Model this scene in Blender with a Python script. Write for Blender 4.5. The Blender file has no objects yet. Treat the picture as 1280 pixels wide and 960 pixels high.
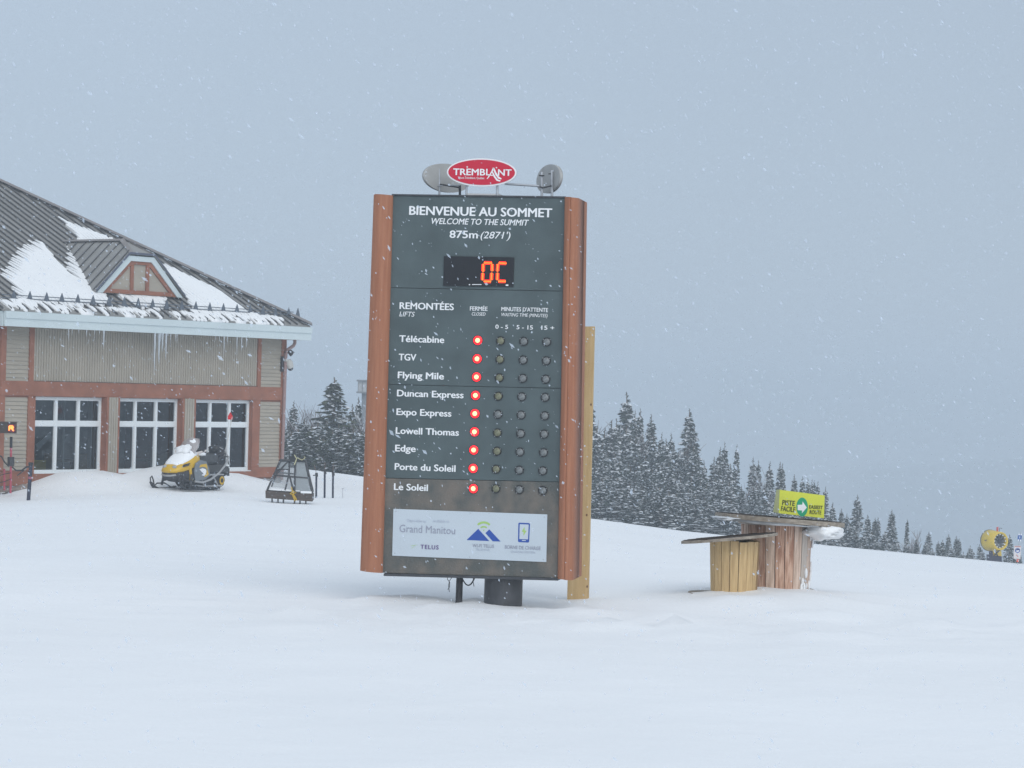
import bpy, math, random
import numpy as np
from math import sin, cos, pi, radians, sqrt, exp, atan2, hypot
from mathutils import Vector as V, Matrix, noise

# ------------------------------------------------------------------ camera
F = 3200.0                      # focal length in photo pixels (1280 wide)
ROLL, PIT = 0.0253, 10 / 3200
CAM = V((0, 0, 2.0))
fw = V((0, cos(PIT), sin(PIT)))
r0 = V((1, 0, 0)); w0 = r0.cross(fw)
rt = r0 * cos(ROLL) + w0 * sin(ROLL)
up = w0 * cos(ROLL) - r0 * sin(ROLL)
sc = bpy.context.scene
col = sc.collection
cd = bpy.data.cameras.new('camera'); cam = bpy.data.objects.new('camera', cd); col.objects.link(cam)
cd.sensor_width = 36; cd.lens = 36 * F / 1280; cd.clip_start = .1; cd.clip_end = 6000
M = Matrix.Identity(4)
for i in range(3):
    M[i][0] = rt[i]; M[i][1] = up[i]; M[i][2] = -fw[i]; M[i][3] = CAM[i]
cam.matrix_world = M
sc.camera = cam

# ------------------------------------------------------------------ sky, sun, exposure
SUN_EL, SUN_AZ = radians(36), radians(160)      # azimuth clockwise from +Y (behind the camera, to the right)
wd = bpy.data.worlds.new('World'); sc.world = wd; wd.use_nodes = True
nt = wd.node_tree; bg = nt.nodes['Background']
sky = nt.nodes.new('ShaderNodeTexSky'); sky.sky_type = 'NISHITA'; sky.sun_disc = False
sky.sun_elevation = SUN_EL; sky.sun_rotation = SUN_AZ; sky.altitude = 800; sky.air_density = 1; sky.dust_density = 3
tc = nt.nodes.new('ShaderNodeTexCoord'); sx = nt.nodes.new('ShaderNodeSeparateXYZ')
nt.links.new(tc.outputs['Generated'], sx.inputs[0])
cr = nt.nodes.new('ShaderNodeValToRGB')
cr.color_ramp.elements[0].position = 0.0; cr.color_ramp.elements[0].color = (4.4, 5.35, 6.55, 1)
cr.color_ramp.elements[1].position = 0.9; cr.color_ramp.elements[1].color = (6.2, 7.1, 8.1, 1)
nt.links.new(sx.outputs[2], cr.inputs[0])
# soft unevenness of the cloud deck
nz = nt.nodes.new('ShaderNodeTexNoise'); nz.inputs['Scale'].default_value = 2.2; nz.inputs['Detail'].default_value = 3
nt.links.new(tc.outputs['Generated'], nz.inputs[0])
mr = nt.nodes.new('ShaderNodeMapRange'); mr.inputs[1].default_value = .3; mr.inputs[2].default_value = .7
mr.inputs[3].default_value = .96; mr.inputs[4].default_value = 1.04
nt.links.new(nz.outputs[0], mr.inputs[0])
mr2 = nt.nodes.new('ShaderNodeMapRange'); mr2.interpolation_type = 'SMOOTHSTEP'; mr2.inputs[1].default_value = -.5; mr2.inputs[2].default_value = .5
mr2.inputs[3].default_value = 1.09; mr2.inputs[4].default_value = .93      # the cloud is a little thicker to the right
nt.links.new(sx.outputs[0], mr2.inputs[0]); mm = nt.nodes.new('ShaderNodeMath'); mm.operation = 'MULTIPLY'
nt.links.new(mr.outputs[0], mm.inputs[0]); nt.links.new(mr2.outputs[0], mm.inputs[1])
vm = nt.nodes.new('ShaderNodeVectorMath'); vm.operation = 'SCALE'
nt.links.new(cr.outputs[0], vm.inputs[0]); nt.links.new(mm.outputs[0], vm.inputs[3])
mx = nt.nodes.new('ShaderNodeMixRGB'); mx.inputs[0].default_value = .9
nt.links.new(sky.outputs[0], mx.inputs[1]); nt.links.new(vm.outputs[0], mx.inputs[2])
nt.links.new(mx.outputs[0], bg.inputs[0]); bg.inputs[1].default_value = .1
sl = bpy.data.lights.new('sun', 'SUN'); sl.energy = 1.5; sl.angle = radians(55); sl.color = (1, .97, .92)
so = bpy.data.objects.new('sun', sl); col.objects.link(so)
sd = V((sin(SUN_AZ) * cos(SUN_EL), cos(SUN_AZ) * cos(SUN_EL), sin(SUN_EL)))
so.rotation_euler = sd.to_track_quat('Z', 'Y').to_euler(); so.location = (0, -10, 30)
sc.view_settings.view_transform = 'Standard'; sc.view_settings.look = 'None'
sc.view_settings.exposure = 0; sc.view_settings.gamma = 1
sc.cycles.max_bounces = 6; sc.cycles.diffuse_bounces = 3; sc.cycles.glossy_bounces = 3
sc.cycles.transparent_max_bounces = 24; sc.cycles.volume_bounces = 1

# ------------------------------------------------------------------ pixel <-> world
def ray(u, v): return fw + rt * ((u - 640) / F) + up * ((480 - v) / F)
def at(u, v, Y):
    q = ray(u, v); return CAM + q * (Y / q.y)
def hor(u): return 490 + ROLL * (u - 640)

# ------------------------------------------------------------------ helpers
MATS = {}
def mat(name, c, rough=.6, spec=.3, metal=0, var=.0, scale=6, bump=0, bscale=40, c2=None, emit=0, stretch=None, obj=True, detail=4, alpha=1, lo=.35, hi=.65):
    if name in MATS: return MATS[name]
    m = bpy.data.materials.new(name); m.use_nodes = True; n = m.node_tree; b = n.nodes['Principled BSDF']
    b.inputs['Roughness'].default_value = rough; b.inputs['Metallic'].default_value = metal
    b.inputs['Specular IOR Level'].default_value = spec
    b.inputs['Base Color'].default_value = (*c, 1)
    if alpha < 1: b.inputs['Alpha'].default_value = alpha
    t = n.nodes.new('ShaderNodeTexCoord'); mp = n.nodes.new('ShaderNodeMapping')
    n.links.new(t.outputs['Object' if obj else 'Generated'], mp.inputs[0])
    if stretch: mp.inputs['Scale'].default_value = stretch
    if c2 or var:
        if not c2: c2 = tuple(x * (1 - var) for x in c); c1 = tuple(min(1, x * (1 + var)) for x in c)
        else: c1 = c
        z = n.nodes.new('ShaderNodeTexNoise'); z.inputs['Scale'].default_value = scale; z.inputs['Detail'].default_value = detail
        n.links.new(mp.outputs[0], z.inputs[0])
        r = n.nodes.new('ShaderNodeValToRGB'); r.color_ramp.elements[0].position = lo; r.color_ramp.elements[1].position = hi
        r.color_ramp.elements[0].color = (*c2, 1); r.color_ramp.elements[1].color = (*c1, 1)
        n.links.new(z.outputs[0], r.inputs[0]); n.links.new(r.outputs[0], b.inputs['Base Color'])
    if bump:
        z2 = n.nodes.new('ShaderNodeTexNoise'); z2.inputs['Scale'].default_value = bscale; z2.inputs['Detail'].default_value = 5
        n.links.new(mp.outputs[0], z2.inputs[0])
        bp = n.nodes.new('ShaderNodeBump'); bp.inputs['Strength'].default_value = bump; bp.inputs['Distance'].default_value = .02
        n.links.new(z2.outputs[0], bp.inputs['Height']); n.links.new(bp.outputs[0], b.inputs['Normal'])
    if emit:
        b.inputs['Emission Color'].default_value = (*c, 1); b.inputs['Emission Strength'].default_value = emit
    MATS[name] = m; return m

class MB:
    def __init__(s): s.v = []; s.f = []; s.sm = []; s.mi = []; s.m = 0
    def add(s, vs, fs, smooth=False):
        o = len(s.v); s.v += [tuple(p) for p in vs]
        for f in fs: s.f.append([i + o for i in f]); s.sm.append(smooth); s.mi.append(s.m)
    def box(s, x0, x1, y0, y1, z0, z1, T=None):
        vs = [V((x, y, z)) for x in (x0, x1) for y in (y0, y1) for z in (z0, z1)]
        if T: vs = [T @ p for p in vs]
        s.add(vs, [(0, 1, 3, 2), (4, 6, 7, 5), (0, 4, 5, 1), (2, 3, 7, 6), (0, 2, 6, 4), (1, 5, 7, 3)])
        return s
    def prism(s, pts, d, smooth=False):
        """closed polygon pts (3D) extruded by vector d"""
        n = len(pts); d = V(d); p = [V(q) for q in pts]
        s.add(p + [q + d for q in p], [list(range(n))[::-1], list(range(n, 2 * n))]); k = len(s.v) - 2 * n
        for i in range(n):
            j = (i + 1) % n; s.f.append([k + i, k + j, k + n + j, k + n + i]); s.sm.append(smooth); s.mi.append(s.m)
        return s
    def tube(s, pts, r, n=8, caps=True, smooth=True):
        pts = [V(p) for p in pts]; rr = r if isinstance(r, (list, tuple)) else [r] * len(pts)
        rings = []; a = None
        for i, p in enumerate(pts):
            t = (pts[min(i + 1, len(pts) - 1)] - pts[max(i - 1, 0)])
            if t.length < 1e-9: t = V((0, 0, 1))
            t.normalize()
            if a is None: a = t.orthogonal().normalized()
            else:
                a = a - t * a.dot(t)
                a = a.normalized() if a.length > 1e-6 else t.orthogonal().normalized()
            b = t.cross(a)
            rings.append([p + (a * cos(2 * pi * k / n) + b * sin(2 * pi * k / n)) * rr[i] for k in range(n)])
        s.loft(rings, smooth, caps); return s
    def loft(s, rings, smooth=True, caps=True, closed=True):
        n = len(rings[0]); vs = [p for r in rings for p in r]; fs = []
        for i in range(len(rings) - 1):
            for k in range(n if closed else n - 1):
                j = (k + 1) % n; fs.append((i * n + k, i * n + j, (i + 1) * n + j, (i + 1) * n + k))
        s.add(vs, fs, smooth)
        if caps: s.add(rings[0], [list(range(n))[::-1]]); s.add(rings[-1], [list(range(n))])
        return s
    def disc(s, c, nrm, r, n=16, th=.01, ry=None):
        c = V(c); nrm = V(nrm).normalized(); zz = V((0, 0, 1)) if abs(nrm.z) < .9 else V((1, 0, 0))
        a = zz.cross(nrm).normalized(); b = nrm.cross(a); ry = ry or r
        s.prism([c + a * r * cos(2 * pi * k / n) + b * ry * sin(2 * pi * k / n) for k in range(n)], nrm * th); return s
    def ball(s, c, r, n=8, m=6, sq=(1, 1, 1)):
        c = V(c); rings = []
        for i in range(m + 1):
            th = pi * i / m; rings.append([c + V((r * sin(th) * cos(2 * pi * k / n) * sq[0], r * sin(th) * sin(2 * pi * k / n) * sq[1], r * cos(th) * sq[2])) for k in range(n)])
        s.loft(rings, True, False); return s
    def mesh(s, name, mats):
        me = bpy.data.meshes.new(name); me.from_pydata(s.v, [], s.f)
        me.polygons.foreach_set('use_smooth', s.sm)
        if isinstance(mats, (list, tuple)):
            for q in mats: me.materials.append(q)
            me.polygons.foreach_set('material_index', s.mi)
        else: me.materials.append(mats)
        me.update(); return me
    def build(s, name, mats, parent=None, **kw):
        o = bpy.data.objects.new(name, s.mesh(name, mats)); col.objects.link(o)
        if parent: o.parent = parent
        for k, q in kw.items(): o[k] = q
        return o
def inst(name, me, parent=None, loc=None, **kw):
    o = bpy.data.objects.new(name, me); col.objects.link(o)
    if parent: o.parent = parent
    if loc is not None: o.location = loc
    for k, q in kw.items(): o[k] = q
    return o
def thing(name, label, cat, loc=(0, 0, 0), rz=0, group=None):
    o = bpy.data.objects.new(name, None); o.empty_display_size = .2; col.objects.link(o)
    o.location = loc; o.rotation_euler = (0, 0, rz); o['label'] = label; o['category'] = cat
    if group: o['group'] = group
    return o
def tag(o, label, cat, group=None):
    o['label'] = label; o['category'] = cat
    if group: o['group'] = group
    return o

# ------------------------------------------------------------------ materials
def snow_mat(name, c, bump, s1, s2):
    m = bpy.data.materials.new(name); m.use_nodes = True; n = m.node_tree; b = n.nodes['Principled BSDF']
    b.inputs['Roughness'].default_value = .75; b.inputs['Specular IOR Level'].default_value = .15
    t = n.nodes.new('ShaderNodeTexCoord')
    z = n.nodes.new('ShaderNodeTexNoise'); z.inputs['Scale'].default_value = .35; z.inputs['Detail'].default_value = 6
    n.links.new(t.outputs['Object'], z.inputs[0])
    r = n.nodes.new('ShaderNodeValToRGB'); r.color_ramp.elements[0].position = .3; r.color_ramp.elements[1].position = .7
    r.color_ramp.elements[0].color = (*[x * .965 for x in c], 1); r.color_ramp.elements[1].color = (*c, 1)
    n.links.new(z.outputs[0], r.inputs[0]); n.links.new(r.outputs[0], b.inputs['Base Color'])
    pr = None
    for sc_, st, di in ((s1, bump, .05), (s2, bump * .7, .012)):
        q = n.nodes.new('ShaderNodeTexNoise'); q.inputs['Scale'].default_value = sc_; q.inputs['Detail'].default_value = 6
        n.links.new(t.outputs['Object'], q.inputs[0])
        bp = n.nodes.new('ShaderNodeBump'); bp.inputs['Strength'].default_value = st; bp.inputs['Distance'].default_value = di
        n.links.new(q.outputs[0], bp.inputs['Height'])
        if pr: n.links.new(pr.outputs[0], bp.inputs['Normal'])
        pr = bp
    n.links.new(pr.outputs[0], b.inputs['Normal'])
    MATS[name] = m; return m
SNOW = snow_mat('snow', (.885, .90, .92), .35, 2.0, 26)
SNOWR = snow_mat('snow_roof', (.87, .885, .90), .3, 3, 15)
ICE = mat('ice', (.62, .68, .74), .15, .6, alpha=.55)
slate = mat('sign_slate', (.082, .109, .115), .55, .25, var=.12, scale=3, bump=.12, bscale=120)
slate_w = mat('sign_weathered', (.175, .155, .135), .7, .2, c2=(.10, .108, .104), scale=5, bump=.3, bscale=60, lo=.38, hi=.62, stretch=(1, 1, .8))
def wood(name, c, c2, stretch, scale=5, bump=.25, rough=.65, lo=.3, hi=.7): return mat(name, c, rough, .2, c2=c2, scale=scale, stretch=stretch, bump=bump, bscale=scale * 4, detail=8, lo=lo, hi=hi)
cedar = wood('sign_cedar', (.40, .18, .105), (.325, .135, .078), (9, 9, .5), 5)
pine = wood('pine_fresh', (.62, .45, .24), (.50, .34, .16), (8, 8, .5), 4)
pine_y = wood('reel_pine', (.68, .49, .25), (.50, .34, .17), (9, 9, .7), 5)
pine_o = wood('reel_weathered', (.70, .54, .44), (.46, .33, .25), (9, 9, .7), 5, lo=.36, hi=.62)
pine_r = wood('reel_reddish', (.64, .43, .32), (.34, .18, .12), (9, 9, .7), 5, lo=.38, hi=.6)
pine_g = wood('reel_grey', (.60, .53, .47), (.42, .36, .31), (9, 9, .7), 5)
flange_m = wood('flange_wood', (.40, .35, .29), (.20, .17, .14), (1, 6, 6), 6)
white_p = mat('white_print', (.80, .82, .84), .5)
steel_d = mat('post_dark_steel', (.055, .058, .065), .45, .4, var=.2, scale=8, bump=.1)
black = mat('black_plastic', (.022, .023, .026), .4, .4)
blackm = mat('black_metal', (.04, .04, .045), .5, .4, var=.3, scale=10)
grey_b = mat('oval_back_grey', (.40, .40, .39), .5, .4, var=.06, scale=6)
galv = mat('galvanised', (.45, .47, .50), .4, .5, metal=.4, var=.1, scale=12)
red_s = mat('logo_red', (.55, .015, .045), .35, .4)
plate_m = mat('plate_white', (.52, .585, .645), .35, .35, var=.015, scale=3)
txt_grey = mat('print_grey', (.30, .32, .40), .5)
txt_faint = mat('print_faint', (.50, .55, .64), .5)
txt_pur = mat('print_purple', (.13, .09, .24), .5)
blue_p = mat('print_blue', (.03, .085, .36), .5)
green_p = mat('print_green', (.36, .55, .16), .5)
lens_o = mat('lens_olive', (.17, .175, .115), .25, .5, var=.25, scale=60)
lens_g = mat('lens_grey', (.17, .185, .19), .25, .5, var=.25, scale=60)

# ------------------------------------------------------------------ terrain
UT = [-3000, -1000, 0, 300, 385, 452, 735, 860, 1070, 1280, 2500, 5000]
VT = [470, 520, 560, 575, 583, 592, 645, 662, 683, 703, 800, 950]
YT = [110, 100, 95, 85, 85, 85, 90, 97, 106, 114, 130, 150]
us = np.linspace(-3000, 5000, 401); ysq = np.concatenate([np.arange(0, 460, 1.0)])
TAB = np.zeros((len(us), len(ysq)))
for i, u in enumerate(us):
    Yc = float(np.interp(u, UT, YT)); vc = float(np.interp(u, UT, VT))
    zc = 2 - (vc - hor(u)) / F * Yc
    lin62 = zc * (62 - 24) / (Yc - 24)
    wl = float(np.interp(u, [420, 700], [1, 0]))
    z62 = float(np.interp(u, [0, 120, 240, 362], [-.98, -.80, -.72, -.86])) * wl + lin62 * (1 - wl)
    z72 = -.84 * wl + (zc * (72 - 24) / (Yc - 24)) * (1 - wl)
    ys_ = [0, 12, 23, 26.5, 62, 72, Yc - 1, Yc + 18, Yc + 60, 460]
    zs_ = [.10, .0, -.03, .06 + .03 * float(np.interp(u, [700, 900], [0, 1])), z62, z72, zc + .02, zc - 2.4, zc - 7.4, zc - 7.4 - .22 * (460 - Yc - 60)]
    z = np.interp(ysq, ys_, zs_)
    k = np.exp(-np.linspace(-2, 2, 9) ** 2); k /= k.sum()
    TAB[i] = np.convolve(np.pad(z, 4, 'edge'), k, 'valid')
bd = V((sin(radians(35.94)), cos(radians(35.94)), 0)); bn = V((bd.y, -bd.x, 0))
BO = at(354, 500, 74); BO.z = 0
def to_b(x, y):
    dx, dy = x - BO.x, y - BO.y
    return dx * bd.x + dy * bd.y, -(dx * bn.x + dy * bn.y)
MOUNDS = []      # (x, y, r, h)
def ground(x, y):
    if y < 1: q = x / 6.0 if y > 0 else x / 6.0
    q = x / max(y, 8.0); u = 640 + F * q
    fi = min(max((u + 3000) / 20.0, 0), len(us) - 1.001); i = int(fi); a = fi - i
    yy = min(max(y, 0), 458.9); j = int(yy); b = yy - j
    z = (TAB[i, j] * (1 - a) + TAB[i + 1, j] * a) * (1 - b) + (TAB[i, j + 1] * (1 - a) + TAB[i + 1, j + 1] * a) * b
    if y > 459: z -= .22 * (y - 459)
    if y > 300: z = max(z, -120 + 6 * sin(x / 130) + 5 * sin(y / 170))
    else: z = max(z, -120)
    if y < 0: z += .02 * 0
    if 40 < y < 110 and -40 < x < 0:
        X, Y = to_b(x, y)
        w = 1 / (1 + exp(-(X + 10.6) * 2.2)) * (1 / (1 + exp((X + 2.3) * 2.2)))
        lump = 1 + .3 * noise.noise(V((x * .6, y * .6, 1))) + .35 * noise.noise(V((x * 1.9, y * 1.9, 4))) + .25 * noise.noise(V((x * 4.5, y * 4.5, 6)))
        z += w * .52 * lump * exp(-((Y + 1.1) / 1.25) ** 2)
    if y < 60:
        fade = min(1, max(0, (60 - y) / 25))
        z += fade * (.03 * noise.noise(V((x * .22, y * .22, 3))) + .018 * noise.noise(V((x * .9, y * .9, 7))))
        if 16 < y < 34:
            z += .012 * noise.noise(V((x * 3.1, y * 2.1, 9))) + .007 * noise.noise(V((x * 7, y * 6, 2)))
            bb = exp(-((y - 22.6) / 1.5) ** 2) * (.35 + .65 / (1 + exp(min(40, -(x + 1.6) * 2)))); z += bb * (.13 * max(0, noise.noise(V((x * 2.2, y * 1.6, 12)))) + .14 * max(0, noise.noise(V((x * 5.0, y * 3.4, 22))) - .12))
    for mx_, my_, mr_, mh_ in MOUNDS:
        d2 = ((x - mx_) ** 2 + (y - my_) ** 2) / mr_ ** 2
        if d2 < 9:
            z += mh_ * exp(-d2) * (1 + .35 * noise.noise(V((x * 2.3, y * 2.3, 5))) + .2 * noise.noise(V((x * 6, y * 6, 8))))
    return z

P_reel = at(968, 738, 25.6); P_reel2 = at(918, 741, 24.95); P_post = at(625, 760, 23.95); P_board = at(722, 740, 24.6)
MOUNDS += [(P_reel.x - .15, P_reel.y - .4, 1.0, .075), (P_reel.x + .05, P_reel.y - .8, .75, .03), (P_reel.x + .4, P_reel.y - 1.1, .5, .03), (P_reel2.x + .1, P_reel2.y - .7, .6, .05),
           (P_post.x - .1, P_post.y - .7, .7, .02), (P_post.x - .75, P_post.y + .2, .35, .05), (P_board.x + .4, P_board.y - .1, .35, .05),
           (P_post.x - .2, P_post.y - 2.3, .35, .035), (P_post.x + .4, P_post.y - 1.7, .25, .025), (P_reel.x + .9, P_reel.y + .1, .4, .03)]
def build_ground():
    def axis(lo, hi, c, s, n):
        t = np.linspace(math.asinh((lo - c) / s), math.asinh((hi - c) / s), n); return c + s * np.sinh(t)
    xs = axis(-1500, 1500, 0, 5.0, 330); ys = axis(-200, 2800, 24, 7.0, 430)
    vs = []; 
    for y in ys:
        for x in xs: vs.append((x, y, ground(x, y)))
    n = len(xs); fs = [(j * n + i, j * n + i + 1, (j + 1) * n + i + 1, (j + 1) * n + i) for j in range(len(ys) - 1) for i in range(n - 1)]
    me = bpy.data.meshes.new('snow_ground'); me.from_pydata(vs, [], fs); me.materials.append(SNOW)
    me.polygons.foreach_set('use_smooth', [True] * len(fs)); me.update()
    o = bpy.data.objects.new('snow_ground', me); col.objects.link(o); o['kind'] = 'structure'; o['label'] = 'smooth snow covered slope falling away to the right'
build_ground()

# far mountain in the haze
def mountain():
    m = mat('far_forest', (.10, .12, .12), .9, .1, c2=(.035, .045, .045), scale=.03, detail=8)
    b = MB(); nx, ny = 90, 30; vs = []
    for j in range(ny):
        for i in range(nx):
            x = -300 + 1650 * i / (nx - 1); s = j / (ny - 1); y = 1230 + 1050 * s
            uu = 640 + F * x / 1700
            vt = float(np.interp(uu, [600, 900, 1040, 1096, 1280, 2200, 3500], [760, 660, 614, 589, 577, 560, 650]))
            top = 2 - (vt - hor(uu)) / F * 1782
            prof = sin(pi * min(1, s * 1.9) / 2) if s < .526 else cos((s - .526) / .474 * pi / 2)
            z = -135 + (top + 135) * max(0, prof) + 4 * noise.noise(V((x * .012, y * .012, 0))) * prof
            vs.append((x, y, z))
    b.add(vs, [(j * nx + i, j * nx + i + 1, (j + 1) * nx + i + 1, (j + 1) * nx + i) for j in range(ny - 1) for i in range(nx - 1)], True)
    o = b.build('mountain', m); o['kind'] = 'structure'; o['label'] = 'dark wooded mountainside almost lost in the haze at right'
mountain()

# ------------------------------------------------------------------ the sign
SY = radians(10.1); SL = .005
S0 = at(597, 482, 23.7)
tx = V((cos(SY), -sin(SY), 0)); sn = V((-sin(SY), -cos(SY), 0))       # sn: towards the camera
sX = tx * cos(SL) - V((0, 0, 1)) * sin(SL); sZ = V((0, 0, 1)) * cos(SL) + tx * sin(SL)
sY = sZ.cross(sX)                                                        # away from the camera
SM = Matrix.Identity(4)
q_ = ray(597, 757); t_ = (S0 - CAM).dot(sn) / q_.dot(sn); SB = CAM + q_ * t_
for i in range(3):
    SM[i][0] = sX[i]; SM[i][1] = sY[i]; SM[i][2] = sZ[i]; SM[i][3] = SB[i]
SMI = SM.inverted()
def sp(u, v, off=0):
    """photo pixel -> sign local (x, z) on the plane 'off' metres in front of the panel face"""
    q = ray(u, v); t = (S0 + sn * off - CAM).dot(sn) / q.dot(sn); p = SMI @ (CAM + q * t); return p.x, p.z
SPX = 23.7 / F    # metres per photo pixel on the sign
sign = thing('welcome_sign', 'tall slate grey board with reddish wood sides, red lamps and white lettering', 'sign')
sign.matrix_world = SM
# panels: four sections with recessed joints
pl = lambda v: 491 + (478 - 491) * (v - 245) / (717 - 245)
pr_ = lambda v: 707 + (698 - 707) * (v - 247) / (724 - 247)
def edge_v(u, va, vb): return va + (vb - va) * (u - 488) / 215
secs = [(244.5, 247.5), (359.5, 364.0), (480.5, 485.5), (597.5, 602.5), (716.2, 722.5)]
PAN = []
for k in range(4):
    a, c = secs[k], secs[k + 1]; g = .35
    cs = [(pl(a[0]) - 2, a[0] + g), (pr_(a[1]) + 2, a[1] + g), (pr_(c[1]) + 2, c[1] - g), (pl(c[0]) - 2, c[0] - g)]
    pts = [(lambda p: V((p[0], 0, p[1])))(sp(u, v)) for u, v in cs]
    b = MB(); b.prism(pts, (0, .03, 0)); PAN.append(b.build('panel', slate if k < 3 else slate_w, sign, **({'label': 'weathered brown and grey bottom panel'} if k == 3 else {})))
b = MB()
cs = [(pl(250), 249), (pr_(250), 252), (pr_(718), 719), (pl(714), 713)]
b.prism([V((sp(u, v)[0], .032, sp(u, v)[1])) for u, v in cs], (0, .38, 0)); b.build('cabinet', steel_d, sign)
# wooden side columns of upright boards round a curved face
def column(ul_t, ur_t, vt_l, vt_r, ul_b, ur_b, vb_l, vb_r, nb, flip):
    root = None
    prof = []
    n = 12
    for i in range(n + 1):
        s = i / n; yy = -.075 * sin(pi * (.10 + .8 * s)) if not flip else -.075 * sin(pi * (.10 + .8 * s)); prof.append((s, yy))
    for k in range(nb):
        i0, i1 = k * n // nb, (k + 1) * n // nb
        rings = []
        for (ul, ur, vl, vr) in ((ul_b, ur_b, vb_l, vb_r), (ul_t, ur_t, vt_l, vt_r)):
            ring = []
            sub = prof[i0:i1 + 1]
            for idx, (s, yy) in enumerate(sub):
                se = s + (.005 if idx == 0 and k > 0 else 0) - (.005 if idx == len(sub) - 1 and k < nb - 1 else 0)
                x, z = sp(ul + (ur - ul) * se, vl + (vr - vl) * se + (.4 if k % 2 else 0)); ring.append(V((x, yy - .01 + (.006 if idx in (0, len(sub) - 1) else 0), z)))
            for s, yy in reversed(sub):
                x, z = sp(ul + (ur - ul) * s, vl + (vr - vl) * s); ring.append(V((x, .06 + .30 * (1 if (s in (0, 1)) else 0), z)))
            rings.append(ring)
        mb = MB(); mb.loft(rings, True, True); o = mb.build('side_board', cedar, root or sign)
        if root is None: root = o
column(468, 491.5, 243, 244.5, 451, 478.5, 713, 716, 1, False)
column(706.5, 723.5, 246.5, 247.6, 697.5, 716.5, 723, 724.6, 2, True)
DS = .53
def side_face(u_t, v_t, u_b, v_b, y0, y1, x_in):
    (xa, za), (xb, zb) = sp(u_b, v_b), sp(u_t, v_t); b = MB()
    b.prism([V((xa, y0, za)), V((xa + .0, y1, za)), V((xb + .0, y1, zb)), V((xb, y0, zb))], (x_in, 0, 0)); return b.build('side_board', cedar, sign)
side_face(723.3, 247.6, 716.3, 724.6, -.005, DS, -.04)
side_face(468.6, 243, 451.6, 713, .05, DS, .04)
# cap strips
b = MB(); x0, z0 = sp(490, 244.4); x1, z1 = sp(707, 247.4)
b.prism([V((x0, -.012, z0)), V((x1, -.012, z1)), V((x1, -.012, z1 + .014)), V((x0, -.012, z0 + .014))], (0, .36, 0)); b.build('top_cap', steel_d, sign)
b = MB(); x0, z0 = sp(480, 717.2); x1, z1 = sp(697.5, 723)
b.prism([V((x0, -.015, z0 - .02)), V((x1, -.015, z1 - .02)), V((x1, -.015, z1 + .004)), V((x0, -.015, z0 + .004))], (0, .36, 0)); b.build('bottom_rail', steel_d, sign)

# lettering
def text_mesh(s, bold=0, ital=0, sp_=1.0):
    cu = bpy.data.curves.new('lettering', 'FONT'); cu.body = s; cu.size = 1; cu.offset = 0; cu.shear = ital; cu.extrude = .02
    cu.space_character = sp_; cu.resolution_u = 3
    o = bpy.data.objects.new('t', cu); col.objects.link(o)
    dg = bpy.context.evaluated_depsgraph_get(); me = bpy.data.meshes.new_from_object(o.evaluated_get(dg))
    bpy.data.objects.remove(o); bpy.data.curves.remove(cu); return me
_hm = text_mesh('H'); CAP = max(v.co.y for v in _hm.vertices)
def put_text(parent, s, u0, u1, vb, cap, m, bold=0, ital=0, spc=1.0, y=-.0, name='lettering', fn=sp, vb1=None):
    """text from u0 to u1 (photo px) standing on baseline vb at its left end; fn maps px -> local x,z"""
    me = text_mesh(s, bold, ital, spc)
    xs = [v.co.x for v in me.vertices]; a, b_ = min(xs), max(xs)
    x0, z0 = fn(u0, vb); x1, z1 = fn(u1, vb if vb1 is None else vb1)
    _, zt = fn(u0, vb - cap)
    kx = (x1 - x0) / (b_ - a); kz = (zt - z0) / CAP
    for v in me.vertices:
        x, yy, z = v.co
        X = x0 + (x - a) * kx; sl = 0 if vb1 is None else (z1 - z0) * (x - a) / (b_ - a)
        v.co = (X, y - .0015 - z * .1, z0 + yy * kz + sl)
    if bold > 0:
        fs = [list(p.vertices) for p in me.polygons]; vs = [v.co.copy() for v in me.vertices]; n = len(vs); e = bold * abs(kx) * .9; av = []; af = []
        for k, (dx, dz) in enumerate(((-e, 0), (e, 0), (0, e * .5), (0, -e * .5))):
            av += [v + V((dx, -.0002 * k, dz)) for v in vs]; af += [[i + n * k for i in f] for f in fs]
        me = bpy.data.meshes.new(name); me.from_pydata(av, [], af)
    me.materials.clear(); me.materials.append(m); me.name = name
    return inst(name, me, parent)
T = lambda *a, **k: put_text(sign, *a, **k)
BD = .012
T('BIENVENUE AU SOMMET', 511.8, 689.8, 268.3, 10.6, white_p, bold=.03)
T('WELCOME TO THE SUMMIT', 539.5, 661, 279.8, 7.2, white_p, bold=.016, ital=.22)
T('875m', 562.2, 597, 297.2, 9, white_p, bold=.02); T("(2871')", 600.8, 638, 297.8, 8.4, white_p, bold=.006, ital=.22)
T('REMONTÉES', 499.7, 567, 386, 8.0, white_p, bold=.028); T('LIFTS', 499.2, 518.5, 395.4, 6, white_p, ital=.22)
T('FERMÉE', 587.5, 609.3, 388, 5, white_p, bold=.016); T('CLOSED', 589.8, 606.8, 394.3, 4.1, white_p, ital=.22)
T("MINUTES D'ATTENTE", 626.8, 685, 388.6, 4.9, white_p, bold=.016); T('WAITING TIME (MINUTES)', 626.8, 684.5, 395.2, 4.1, white_p, ital=.22)
T('0 - 5', 619.3, 635, 410.8, 5, white_p, bold=.016); T('5 - 15', 645.7, 666, 411.4, 5, white_p, bold=.016); T('15 +', 676.8, 692.8, 412, 5, white_p, bold=.016)
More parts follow.
